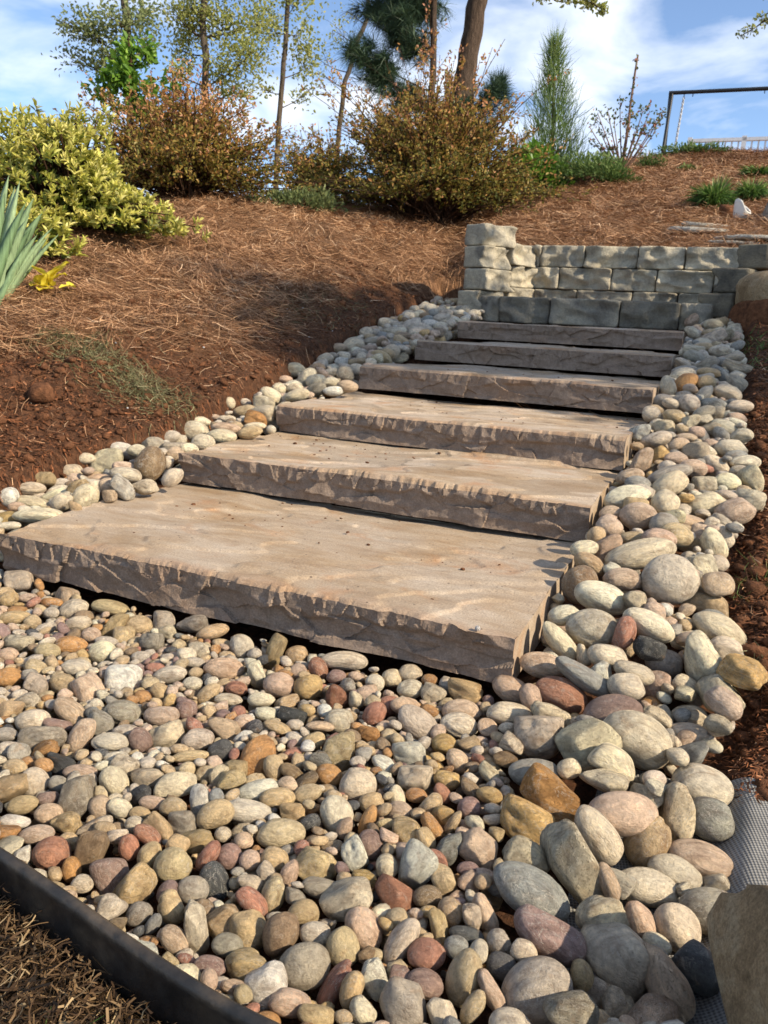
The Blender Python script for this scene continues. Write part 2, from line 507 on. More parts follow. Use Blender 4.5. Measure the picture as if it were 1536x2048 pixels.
def slab(i):
    r = np.random.default_rng(100 + i)
    y0, z0, x0 = SLABS[i]
    depth = (SLABS[i + 1][0] - y0 if i < 5 else 0.58) + (0.05 if i < 5 else 0)
    nx, nz, ny = (420, 40, 130) if i < 3 else (300, 26, 80)
    xs = np.linspace(0, SLAB_W, nx); zs_ = np.linspace(0, SLAB_H, nz)
    X, Z = np.meshgrid(xs, zs_, indexing='ij')
    d = scoops(X, Z, 20, 0.15, 0.046, 0.010, r, -.1, 0.7)
    top = scoops(X, Z, 60, 0.026, 0.050, 0.006, r, 0.7, 1.2) * (0.35 + 0.65 * sstep(-.05, .12, fbm(X * 6, X * 0 + 3 * i, 2, 60 + i)))
    w = sstep(0.56, 0.70, Z / SLAB_H + 0.9 * fbm(X * 9, Z * 0 + i, 2, 5 + i))
    d = d * (1 - w) + np.minimum(top, d + .006) * w
    d = d + facets(X, Z, 22, .15, .05, .075, .0018, r, -.1, .8) * (1 - .6 * w) + facets(X, Z, 90, .03, .05, .15, .0012, r, .6, 1.2) * w
    d = d + 0.010 * fbm(X * 5 + i * 7, Z * 12, 3, i) + 0.005 * fbm(X * 45, Z * 45, 4, i + 3)
    ed = 0.006 + 0.012 * fbm(xs * 4, xs * 0 + i, 3, 77)           # ragged ends
    front = np.stack([X, -d * 1.0 - 0.004, Z - SLAB_H], -1)
    # top sheet with thin cleft layers
    ys = np.linspace(0, 1, ny) ** 1.0
    TX, TY = np.meshgrid(xs, ys, indexing='ij')
    fy = front[:, -1, 1][:, None]
    PY = fy + (depth - fy) * TY
    lay = fbm(TX * 1.6 + PY * 1.1 + 3 * i, PY * 3.4 - TX * 1.2, 4, 200 + i) * 7
    step_ = np.floor(lay) + sstep(0.86, 0.98, lay - np.floor(lay))
    PZ = 0.0048 * step_ + 0.010 * fbm(TX * 3, PY * 3, 3, 300 + i) + 0.0035 * fbm(TX * 14, PY * 30, 3, 320 + i)
    CR = np.zeros_like(TX)
    for q in range(4):
        ya = depth * r.uniform(-.1, .9); sl = r.uniform(.12, .42)
        s_ = PY - (ya + sl * TX + .10 * fbm(TX * 3 + q, TX * 0 + i, 4, 400 + q + 9 * i)) + .02 * fbm(TX * 30, PY * 30, 2, 77)
        gate = sstep(-.12, .06, fbm(TX * 2.2 + q * 5, PY * 2.2, 2, 500 + i + q))
        PZ = PZ + (-1 if q % 2 else 1) * .0055 * sstep(-.003, .003, s_) * gate
        CR = CR + .006 * np.exp(-(s_ / .006) ** 2) * gate
    PZ = PZ - PZ.mean()
    edge = sstep(0.0, 0.008, PY - fy)
    PZ = PZ * edge + front[:, -1, 2][:, None] * (1 - edge) - 0.002 * (1 - edge)
    topg = np.stack([TX, PY, PZ], -1)
    front[:, -1, 2] = topg[:, 0, 2]; front[:, -1, 1] = topg[:, 0, 1]
    V = [front.reshape(-1, 3), topg.reshape(-1, 3)]
    n0 = nx * nz; n1 = n0 + nx * ny
    F_front = grid_faces(nx, nz, 0)
    F_top = grid_faces(nx, ny, n0)
    # ends
    sides = []
    off = n1
    for e, xe in ((0, 0.0), (-1, SLAB_W)):
        SY, SZ = np.meshgrid(np.linspace(0, 1, 30), np.linspace(0, 1, 12), indexing='ij')
        fy_ = np.interp(SZ, np.linspace(0, 1, nz), front[e, :, 1])
        PYs = fy_ + (depth - fy_) * SY
        tz = np.interp(PYs, topg[e, :, 1], topg[e, :, 2])
        PZs = -SLAB_H + (tz + SLAB_H) * SZ
        inside = SY * (1 - SY) * SZ * (1 - SZ) > 0
        bulge = 0.004 * fbm(PYs * 20, PZs * 20, 2, 9 + i) * inside
        V.append(np.stack([np.full_like(PYs, xe) + bulge, PYs, PZs], -1).reshape(-1, 3))
        sides.append(grid_faces(30, 12, off, flip=(e == 0)))
        off += 360
    # back and underside
    q = np.array([[0, depth, -SLAB_H], [SLAB_W, depth, -SLAB_H], [SLAB_W, depth, -.006], [0, depth, -.006], [0, .03, -SLAB_H], [SLAB_W, .03, -SLAB_H]])
    V.append(q)
    extra = np.array([[1, 0, 3, 2], [0, 1, 5, 4]]) + off
    V = np.concatenate(V)
    V[:, 0] += 0.0
    me = mesh_np('stone_step', V, [F_top, F_front, np.concatenate(sides), extra], None, True)
    a_ = me.attributes.new('rnd', 'FLOAT', 'POINT'); lv_ = np.full(len(V), .5); h_ = np.floor(lay).ravel() * 12.9898 + i
    lv_[n0:n1] = np.clip(.5 + .33 * np.sin(h_ * 4.1) + (CR * 40).ravel(), 0, 1); a_.data.foreach_set('value', lv_.astype(np.float32))
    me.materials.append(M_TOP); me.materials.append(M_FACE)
    sm = np.ones(len(me.polygons), bool); sm[len(F_top):len(F_top) + len(F_front)] = False; me.polygons.foreach_set('use_smooth', sm)
    idx = np.zeros(len(me.polygons), np.int32)
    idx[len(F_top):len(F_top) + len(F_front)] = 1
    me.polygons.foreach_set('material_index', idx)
    o = ob('stone_step', me, loc=(x0, y0, z0))
    lab = ['bottom sandstone slab step rising from the pebble bed, long ridges across its top',
           'second sandstone slab step, resting on the back of the bottom slab',
           'third sandstone slab step with pale bleached top',
           'fourth sandstone slab step, between the pale topped slab and the shaded ones',
           'fifth sandstone slab step, shaded, just below the topmost slab',
           'topmost sandstone slab step at the foot of the grey block wall'][i]
    tag(o, lab, 'stone step', 'sandstone slab steps climbing the slope')
    return o
for i in range(6): slab(i)

# ------------------------------------------------------------------ retaining wall of tumbled blocks
def block_mat():
    t = NT('tumbled_concrete_block')
    oi = t.n('ShaderNodeObjectInfo')
    pos = t.n('ShaderNodeNewGeometry').outputs['Position']
    nb = t.noise(pos, 9, 5, 0.62, 0.3); nf = t.noise(pos, 90, 5, 0.7)
    c = t.ramp(nb, [(0.28, (0.13, 0.125, 0.112)), (0.47, (0.26, 0.245, 0.205)), (0.62, (0.36, 0.33, 0.26)), (0.8, (0.44, 0.40, 0.31))])
    c = t.mix(1.0, c, t.n('ShaderNodeObjectInfo').outputs['Color'], 'MULTIPLY')
    st = t.noise(pos, 5.0, 6, 0.7, 0.6)
    c = t.mix(t.ramp(st, [(0.56, 0.0), (0.78, 0.45)]), c, (0.055, 0.052, 0.046))
    c = t.mix(1.0, c, t.ramp(nf, [(0.25, 0.7), (0.75, 1.2)]), 'MULTIPLY')
    b = t.bump(nf, 1.0, 0.009); b = t.bump(nb, 0.6, 0.016, b)
    t.set(color=c, rough=0.9, spec=0.2, normal=b)
    return t.m
M_BLOCK = block_mat()
def block_mesh(seed, w, d, h):
    """rounded block, its -Y face split and lumpy"""
    r = np.random.default_rng(seed)
    bm = bmesh.new()
    bmesh.ops.create_cube(bm, size=2.0)
    bmesh.ops.subdivide_edges(bm, edges=bm.edges[:], cuts=13, use_grid_fill=True)
    P = np.array([v.co[:] for v in bm.verts])
    p = 22.0
    s = (np.abs(P) ** p).sum(1) ** (1 / p)
    Q = P / s[:, None]
    Q = Q * np.array([w / 2, d / 2, h / 2])
    ph = r.uniform(0, 50, 3)
    lump = np.array([mnoise.fractal(Vector(q * 9 + ph), 0.9, 2.1, 4) for q in Q])
    fr = sstep(-.2, -.9, P[:, 1])
    X, Z = Q[:, 0], Q[:, 2]
    sc = np.full(len(Q), 1e9)
    for _ in range(14):
        cx, cz = r.uniform(-w / 2, w / 2), r.uniform(-h / 2, h / 2)
        k = r.uniform(.012, .042)
        sc = np.minimum(sc, -k + k * 1.3 * (((X - cx) / (w * .24)) ** 2 + ((Z - cz) / (h * .4)) ** 2))
    Q[:, 1] -= fr * np.clip(sc, -.042, .010) + lump * .014
    Q += norm(P) * (lump * 0.005)[:, None]
    for v, q in zip(bm.verts, Q): v.co = q
    me = bpy.data.meshes.new('block')
    bm.to_mesh(me); bm.free()
    me.polygons.foreach_set('use_smooth', np.ones(len(me.polygons), bool))
    me.materials.append(M_BLOCK)
    return me
wall = empty('retaining_wall', (0.6, 4.3, 0.6))
tag(wall, 'grey tumbled block retaining wall of stacked courses behind the topmost step', 'wall')
base_course = empty('block_riser', (0.6, 3.85, 0.53))
tag(base_course, 'single course of dark shade-tinted blocks set before the taller block wall', 'block course')
def place_block(parent, u0, u1, yy, zb, h, seed, tint=1.0, depth=0.20, rotz=0.0, dy=0.0):
    """block whose face spans photo columns u0..u1 on the plane y = yy"""
    zm = zb + h / 2
    def xat(u):
        best = None
        for v in np.arange(420, 720, 4.0):
            d = ray(u, v); t = (yy - CAM[1]) / d[1]; p = CAM + d * t
            if best is None or abs(p[2] - zm) < best[0]: best = (abs(p[2] - zm), p[0])
        return best[1]
    xa, xb = xat(u0), xat(u1)
    w = xb - xa
    me = block_mesh(seed, w - 0.006, depth, h - 0.004)
    o = ob('block', me, parent)
    c = Vector(((xa + xb) / 2, yy + depth / 2 + dy, zm))
    o.location = c - parent.location
    o.rotation_euler = (0, 0, rotz)
    if isinstance(tint, tuple): o.color = (*tint, 1)
    else: o.color = (tint, tint, tint, 1)
    return o
YW = 4.36
rows = [(0.920, [(1030, 1081), (1081, 1168), (1168, 1276), (1276, 1371), (1371, 1493), (1493, 1590)]),
        (0.775, [(1043, 1116), (1116, 1221), (1221, 1312), (1312, 1427), (1427, 1502)]),
        (0.630, [(1030, 1066), (1066, 1151), (1151, 1262), (1262, 1353), (1353, 1440)])]
sd = 500
for ri, (zb, sp) in enumerate(rows):
    for j, (a, b_) in enumerate(sp):
        sd += 1
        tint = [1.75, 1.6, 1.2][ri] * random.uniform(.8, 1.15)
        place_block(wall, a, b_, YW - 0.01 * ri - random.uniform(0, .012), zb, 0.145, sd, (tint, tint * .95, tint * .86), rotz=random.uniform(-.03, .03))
for j, (a, b_) in enumerate([(940, 996), (996, 1098), (1098, 1238), (1238, 1358), (1358, 1425)]):
    sd += 1
    tint = [1.0, .62, .95, .56, .9][j]  # shade over this course is painted in through darker block tints
    place_block(base_course, a, b_, 3.80 + [0.02, 0, -.006, .004, .02][j], 0.535, 0.165, sd, (tint, tint * .98, tint * .95), rotz=[.1, 0, 0, .015, -.06][j])
# left wing: courses running forward from the wall, split ends towards the steps
def wing_block(x, y, zb, h, L, W, rot, seed, tint):
    me = block_mesh(seed, L, W, h - .004)
    o = ob('block', me, wall)
    o.location = Vector((x, y, zb + h / 2)) - wall.location
    o.rotation_euler = (0, 0, rot)
    o.color = (tint, tint * .95, tint * .86, 1)
HP = math.pi / 2
for k, (x, y, zb, L, rot) in enumerate([(-.085, 3.97, .590, .30, 1.20), (.020, 4.27, .630, .28, 1.22),
                                        (-.065, 4.00, .730, .30, 1.26), (.030, 4.29, .770, .26, 1.18),
                                        (-.080, 3.99, .870, .26, 1.16), (.022, 4.26, .910, .28, 1.22),
                                        (-.085, 4.03, 1.010, .28, 1.10)]):
    sd += 1
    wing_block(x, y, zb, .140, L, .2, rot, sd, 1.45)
# right wing stepping towards the border stones, its shade put into a dark tint
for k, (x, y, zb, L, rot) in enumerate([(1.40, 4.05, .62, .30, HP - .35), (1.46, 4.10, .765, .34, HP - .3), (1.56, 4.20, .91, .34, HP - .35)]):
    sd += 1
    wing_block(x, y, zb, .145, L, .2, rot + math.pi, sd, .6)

# ------------------------------------------------------------------ black lawn edging
t = NT('black_plastic_edging')
pos = t.n('ShaderNodeNewGeometry').outputs['Position']
n1 = t.noise(pos, 35, 5, 0.65); n2 = t.noise(pos, 8, 4, 0.6)
c = t.mix(t.ramp(n2, [(0.47, 0.0), (0.66, 0.75)]), t.ramp(n1, [(0.35, (0.007, 0.007, 0.007)), (0.75, (0.034, 0.031, 0.028))]), t.ramp(n1, [(0.4, (0.035, 0.027, 0.019)), (0.7, (0.13, 0.095, 0.06))]))
M_EDGE = t.set(color=c, rough=0.5, spec=0.45, normal=t.bump(n1, 0.5, 0.003))
ex = np.linspace(-0.6, 1.45, 120)
ey = edge_y(ex)
EDGE_XY = np.stack([ex, ey], 1)
tn = norm(np.gradient(EDGE_XY, axis=0)); nr = np.stack([-tn[:, 1], tn[:, 0]], 1)
prof = np.array([(-.0045, -.26), (-.0050, -.083), (-.0062, -.079), (-.0066, -.073), (-.004, -.0685), (.001, -.067), (.0055, -.070), (.0068, -.076), (.005, -.082), (.0045, -.26)])
wob = 0.010 * fbm(ex * 3, ex * 0, 3, 8)
EV = np.concatenate([np.stack([ex + nr[:, 0] * p[0], ey + nr[:, 1] * p[0], p[1] + wob + 0 * ex], 1)[:, None, :] for p in prof], 1)
edging = ob('lawn_edging', mesh_np('lawn_edging', EV.reshape(-1, 3), [grid_faces(len(ex), len(prof))], M_EDGE, True))
tag(edging, 'black plastic edging strip holding back the pebbles from the dry lawn', 'edging')

# ------------------------------------------------------------------ woven ground cloth under the right hand stones
t = NT('woven_ground_cloth')
pos = t.n('ShaderNodeNewGeometry').outputs['Position']
mpn = t.n('ShaderNodeMapping'); mpn.inputs['Rotation'].default_value = (0, 0, 0.5); mpn.inputs['Scale'].default_value = (1050, 1050, 1050); t.l(pos, mpn.inputs[0])
sx = t.n('ShaderNodeSeparateXYZ'); t.l(mpn.outputs[0], sx.inputs[0])
wv = t.math('MULTIPLY', t.math('SINE', sx.outputs[0]), t.math('SINE', sx.outputs[1]))
w01 = t.math('MULTIPLY_ADD', wv, 0.5); w01.node.inputs[2].default_value = 0.5
n2 = t.noise(pos, 14, 4)
c = t.ramp(w01, [(0.15, (0.125, 0.12, 0.11)), (0.7, (0.27, 0.262, 0.242))])
c = t.mix(1.0, c, t.ramp(n2, [(0.3, 0.75), (0.7, 1.15)]), 'MULTIPLY')
M_CLOTH = t.set(color=c, rough=0.9, spec=0.2, normal=t.bump(w01, 0.7, 0.002))
cx = np.linspace(1.40, 1.86, 90); cy = np.linspace(-0.88, -0.10, 130)
CX, CY = np.meshgrid(cx, cy, indexing='ij')
far_edge = 0.03 * fbm(CX * 9, CX * 0, 3, 4)
CYE = CY + far_edge * sstep(-.3, -.1, CY)
CZ = terrain(CX, CYE, False) + 0.020 + 0.022 * fbm(CX * 6, CYE * 6, 2, 90) + 0.006 * fbm(CX * 18, CYE * 18, 2, 95)
cloth = ob('ground_cloth', mesh_np('ground_cloth', np.stack([CX, CYE, CZ], -1).reshape(-1, 3), [grid_faces(90, 130)], M_CLOTH, True))
tag(cloth, 'grey woven ground cloth lying bare beside the border stones', 'ground cloth')
# ------------------------------------------------------------------ stones
PAL = {  # code: (linear colour, word)
 'cr': ((.80, .71, .54), 'cream'), 'wh': ((.80, .765, .67), 'white'), 'lg': ((.69, .605, .485), 'putty'),
 'gy': ((.43, .395, .33), 'grey'), 'tn': ((.62, .47, .285), 'tan'), 'pk': ((.66, .50, .375), 'rosy'),
 'mv': ((.35, .24, .215), 'mauve'), 'or': ((.56, .315, .135), 'ochre'), 'rd': ((.47, .235, .165), 'terracotta'),
 'dk': ((.105, .108, .112), 'slate'), 'bl': ((.33, .335, .31), 'blue-grey'), 'ol': ((.62, .50, .31), 'olive-buff'),
 'br': ((.33, .24, .15), 'brown'), 'yl': ((.66, .47, .22), 'honey')}
TRACED = {
 # photo detail at x=768, y=1480, twice enlarged: centre u v, half length, half width, angle, colour, shape
 (768, 1480): """100 55 70 52 0 wh k;240 15 50 40 0 yl s;125 155 72 52 0 cr k;252 160 55 42 20 yl s;295 85 58 42 50 pk s;50 228 50 34 80 cr s;185 265 60 40 -40 tn s;190 345 62 35 60 or s;235 300 45 40 0 yl k;275 330 55 22 -55 tn s;232 212 45 30 55 rd s;130 220 45 30 5 or s;340 270 48 42 0 mv s;350 200 62 30 50 br s;435 275 38 22 10 lg s;435 318 40 25 0 lg s;92 375 60 55 0 tn a;170 400 60 35 60 tn s;260 435 72 46 -60 bl a;382 440 78 66 40 pk r;122 510 92 68 -60 wh a;12 510 52 44 80 cr s;205 485 58 42 40 rd s;240 565 66 46 70 ol r;335 565 44 42 0 pk a;335 515 45 28 0 mv s;172 625 60 40 0 br s;50 620 85 58 50 rd a;355 710 55 38 75 lg k;405 700 90 42 70 pk s;270 690 62 50 60 tn s;220 745 75 35 80 ol a;330 780 72 30 12 dk s;290 830 52 45 0 bl s;65 810 112 50 -55 lg s;170 860 78 62 0 rd s;460 815 58 50 80 gy s;475 905 68 54 20 dk s;320 950 115 70 -70 ol s;165 975 75 50 10 mv s;355 1070 75 40 -55 ol s;430 1010 100 40 65 pk s;85 1080 112 92 30 gy r;235 1105 75 52 70 cr a;
600 135 105 58 5 gy s;665 240 140 88 35 or a;570 325 122 80 30 yl k;577 465 98 68 25 lg k;590 608 175 92 32 bl s;762 508 168 90 60 lg a;662 785 158 92 35 mv s;610 1005 148 118 -35 gy s;955 882 175 112 50 lg r;850 377 132 74 55 lg s;955 295 145 92 5 pk s;1056 407 112 92 -60 tn s;1053 592 132 70 12 cr s;900 575 88 38 70 pk s;860 700 98 78 -20 cr k;1025 745 105 60 75 pk s;1175 752 100 88 60 lg s;1250 910 120 85 50 dk s;1135 985 165 82 65 pk k;1270 482 138 70 20 pk s;1167 282 120 68 -75 cr k;1308 315 100 84 20 bl s;1272 185 125 84 15 lg s;1165 540 115 72 25 lg s;1315 690 135 85 10 gy s;1335 572 60 42 10 lg a;882 165 105 50 15 cr k;914 80 102 58 30 cr r;1022 185 42 36 0 cr k;838 1010 85 78 60 lg a;920 1078 92 48 -10 cr a;745 1090 118 82 20 gy a;1010 1110 112 45 0 cr s;790 942 62 48 70 tn s;560 845 60 45 20 lg s""",
 (768, 950): """972 92 96 52 -10 cr s;1018 165 75 58 10 pk s;908 155 48 34 0 pk s;902 207 56 42 10 pk s;850 242 40 36 -40 tn s;892 295 64 50 -20 pk k;1025 318 146 60 -15 cr s;1145 418 114 103 10 lg s;823 358 68 42 35 tn s;785 438 80 72 -60 br s;952 416 78 46 5 pk s;872 492 114 64 20 cr s;1000 500 50 40 20 lg a;1085 547 50 38 30 pk s;1277 400 86 56 75 cr k;1288 512 96 48 20 tn a;722 560 68 42 -10 cr s;835 615 106 80 0 lg s;960 636 74 46 -65 rd s;1060 602 112 58 28 cr s;1187 602 65 46 20 ol s;1345 622 122 62 28 cr s;1368 708 74 62 30 cr s;700 665 98 44 50 cr s;795 722 50 28 75 cr k;895 728 84 50 15 cr s;1057 698 60 48 20 dk k;1114 752 78 58 15 gy s;1275 765 145 72 65 cr k;1222 662 85 42 0 cr s;635 762 95 52 15 pk s;800 810 135 46 35 bl s;866 785 44 42 0 wh a;968 846 74 54 10 lg s;1095 848 66 56 -75 pk s;1213 862 80 50 42 cr s;1000 792 85 45 25 lg s;708 882 112 72 25 rd s;515 862 88 52 28 pk s;917 955 120 76 -8 mv s;1068 925 46 38 0 or s;1112 978 58 44 75 cr k;1220 966 76 48 5 lg s;1228 1048 102 54 10 lg s;500 955 92 46 5 lg s;662 962 80 44 20 cr k;620 1052 102 90 0 lg k;812 1062 118 84 -30 cr a;1010 1052 148 104 30 lg s;588 890 58 44 80 pk s;
1120 200 60 50 10 gy s;1285 120 84 48 -12 cr s;1215 195 88 38 15 pk s;1168 240 72 50 12 ol s;1315 280 75 50 70 cr s;1355 245 55 36 60 lg s;1400 150 80 56 -15 pk s;1460 100 58 44 15 cr k;1100 255 72 42 10 pk s;1000 255 60 30 0 tn s;1230 280 50 35 20 tn a;
325 862 76 44 15 tn k;195 872 48 40 30 cr k;105 856 54 40 0 cr s;310 945 80 50 0 pk s;300 1000 76 50 5 cr s;132 992 92 60 40 lg s;240 1066 56 42 10 or s;30 812 40 36 0 cr s;107 792 48 36 0 lg s;182 822 34 26 0 or s;255 845 45 32 60 lg s;85 925 62 38 10 pk s;12 925 40 55 80 rd s""",
 (768, 420): """1355 378 68 46 5 cr s;1250 435 54 30 -25 pk s;1360 430 46 25 -5 lg s;1316 462 44 26 0 gy s;1137 708 48 31 75 lg s;1208 690 52 36 -35 or s;1226 715 32 20 10 pk s;1281 735 44 25 -50 lg s;1122 765 42 30 20 gy s;1148 775 36 22 20 lg s;1220 776 43 40 0 lg s;1318 785 62 34 10 bl s;1425 787 54 28 0 lg s;1070 817 42 32 10 lg s;1160 827 46 30 20 tn s;1125 866 42 32 20 cr a;1226 847 34 28 0 cr k;1320 812 46 26 0 cr k;1022 892 38 34 0 wh k;1090 918 63 32 -8 lg s;1180 940 44 30 -5 pk s;1255 962 50 42 20 lg a;1308 887 50 38 0 lg k;1362 876 64 36 20 gy s;1387 955 64 38 5 lg s;1036 1002 56 38 -65 pk a;1106 976 38 32 -30 yl a;1168 995 48 28 5 pk s;1235 1032 58 36 10 pk s;1328 1030 66 40 45 cr s;1446 1010 64 30 0 cr s;985 1066 56 32 -15 pk s;1016 1098 54 36 15 bl s;1142 1060 96 36 -15 gy s;1140 1100 78 46 -25 cr s;1372 1092 56 42 10 cr s;1470 1082 58 38 60 cr a;1276 1106 48 42 0 cr k;1310 942 40 26 20 pk s;1210 912 46 20 5 pk s;1195 880 34 20 30 tn s;1250 888 34 24 10 pk s;1280 810 48 26 -20 gy s;1352 668 48 26 60 bl s;1300 652 50 22 10 tn s;1410 690 42 26 40 lg k;1355 620 52 30 10 gy s;1290 620 55 25 -25 lg k;1240 590 46 26 20 gy s;1345 565 46 26 5 lg s;1410 545 36 20 -30 bl s;1275 552 40 22 0 tn s;1400 510 34 24 -20 pk s;1320 515 48 30 -20 lg k;1235 495 40 22 40 lg s;1400 470 34 16 -15 cr s;1290 690 40 28 0 tn s;1375 735 60 34 20 lg s;1415 835 38 24 10 pk s;1350 905 44 30 60 gy s;1425 1050 44 30 10 lg s;1280 1035 40 20 10 rd s;1012 945 28 17 5 tn s""",
 (0, 420): """1178 640 50 30 0 cr s;1225 678 54 34 -55 cr s;1140 680 32 18 0 pk s;1415 545 46 36 0 lg s;1355 552 34 20 0 pk s;1390 705 44 25 5 pk s;1265 718 42 28 -10 gy a;1320 690 36 22 -10 cr s;1382 657 38 32 20 gy s;1332 725 40 20 0 wh s;1188 742 52 25 -10 cr s;1090 747 54 30 32 cr s;1116 716 30 25 0 cr s;1055 776 44 32 5 cr k;978 806 50 25 -10 tn s;920 772 25 22 60 cr s;906 838 42 19 0 cr s;1025 836 46 32 10 or k;1020 866 46 18 0 cr s;1000 890 52 26 -5 tn s;1085 878 20 18 0 cr s;780 887 62 44 0 cr s;885 906 62 31 0 cr s;716 926 32 28 0 cr k;680 908 44 26 -10 lg s;800 848 46 22 0 cr s;905 874 62 24 5 pk s;600 1018 76 62 -80 br s;430 1006 70 52 0 cr k;502 1058 64 30 10 cr s;495 963 66 32 15 wh s;345 995 42 24 0 cr s;285 1050 48 34 0 lg s;690 1069 50 34 -40 lg s;578 1108 54 32 -5 cr k;240 1098 46 26 -10 lg s;180 1080 45 34 0 tn k;300 1101 42 18 5 br k;400 1080 58 26 5 pk s;440 1106 46 36 20 pk s;620 925 26 16 0 cr s;670 945 28 22 60 wh a;700 980 40 34 0 pk s;640 960 36 16 10 cr s;670 1010 26 30 60 lg s;1300 600 36 26 -20 lg s;1330 585 28 16 0 gy s;1365 612 28 22 0 wh k;1425 612 52 20 -5 tn s;1318 655 36 22 -30 cr s;1440 575 34 20 0 lg k;1480 555 36 16 0 pk s;1180 715 36 22 0 lg s;1230 740 28 16 0 pk s;980 770 26 18 10 lg s;860 830 24 14 0 pk s;940 870 36 24 0 tn s;1160 695 30 34 40 bl s;1500 500 30 26 0 lg s;1490 530 42 22 0 gy s""",
 (0, 950): """125 110 80 27 10 cr s;152 162 104 32 0 cr s;340 90 60 48 -50 cr s;250 106 44 36 -30 lg s;217 84 62 24 -20 cr s;490 55 60 38 45 wh k;115 55 70 28 -3 lg s;30 205 55 18 -3 cr s;8 165 44 26 0 cr s;35 88 40 40 0 wh s;145 82 40 20 5 lg s;440 85 30 26 0 pk k;300 130 34 22 40 tn k;
80 428 62 48 0 lg k;158 440 28 18 70 or s;33 497 38 32 -20 tn s;110 492 42 20 -5 pk s;205 512 48 22 0 or s;295 538 62 42 -15 lg s;205 552 32 25 0 lg s;266 478 44 32 30 pk a;60 572 66 30 -5 tn s;130 590 36 32 0 ol s;310 596 56 32 -10 lg s;285 680 66 38 0 or s;366 642 40 34 20 pk s;465 606 62 36 -60 tn a;493 640 42 34 0 ol r;555 602 56 42 0 tn s;445 530 76 30 10 ol s;660 585 46 44 0 lg a;670 630 36 32 0 lg k;770 600 66 38 -8 gy k;850 628 68 30 -15 tn s;607 672 48 42 0 gy k;410 708 56 46 0 cr s;490 815 72 54 0 wh r;190 705 50 36 10 ol s;78 672 56 34 5 lg k;966 692 56 50 70 lg s;1095 715 80 36 -68 tn a;1186 720 46 38 0 tn s;895 775 82 45 0 pk s;800 700 46 30 0 cr a;775 750 46 22 0 lg s;620 772 40 22 0 rd s;680 800 70 36 -5 lg s;770 835 42 29 0 cr s;945 855 46 30 5 rd s;1025 800 58 36 70 cr k;1115 840 64 50 10 pk s;1272 776 50 38 75 rd s;1232 850 59 55 0 yl s;1375 742 98 38 3 lg s;1345 806 40 28 0 mv s;1345 885 52 44 70 rd a;1420 900 40 32 70 cr k;1356 985 60 50 10 lg s;1498 958 56 44 -60 rd s;915 898 56 25 5 lg s;1045 898 56 30 0 cr s;835 875 56 34 -40 tn s;747 940 46 42 80 mv s;835 950 34 30 70 tn s;645 965 72 45 5 pk s;490 950 76 48 5 gy s;280 945 76 42 40 pk s;352 858 62 54 60 pk r;145 840 50 42 30 lg k;252 835 58 44 0 ol k;142 775 48 36 30 ol s;32 810 58 40 0 or s;305 770 62 35 0 lg s;110 905 52 34 -10 lg k;130 985 68 48 0 lg s;405 990 58 44 20 gy a;505 1025 58 28 0 lg s;640 870 42 37 60 tn s;570 890 36 30 10 or s;680 905 34 26 -60 yl s;1165 968 60 36 15 dk k;1017 1010 36 30 -20 dk s;895 1010 70 42 30 pk a;970 990 44 32 -20 pk s;1065 955 46 28 10 cr s;665 1045 72 52 -20 cr k;792 1058 66 44 -5 lg s;322 1045 78 44 -55 pk s;175 1048 100 48 -5 gy k;440 1070 76 38 0 lg s;560 1060 54 44 60 mv s;1500 832 38 38 60 cr s;1425 808 34 22 10 pk s;1180 1000 36 22 0 lg s;1280 1005 58 20 5 pk s;1110 1010 60 24 20 tn s;370 950 30 24 0 bl s;230 1000 60 28 15 mv s;715 1095 40 20 0 tn s;1390 965 40 24 0 tn s;20 1040 50 30 5 gy s;35 720 40 30 0 pk s;1475 1035 46 30 10 or k""",
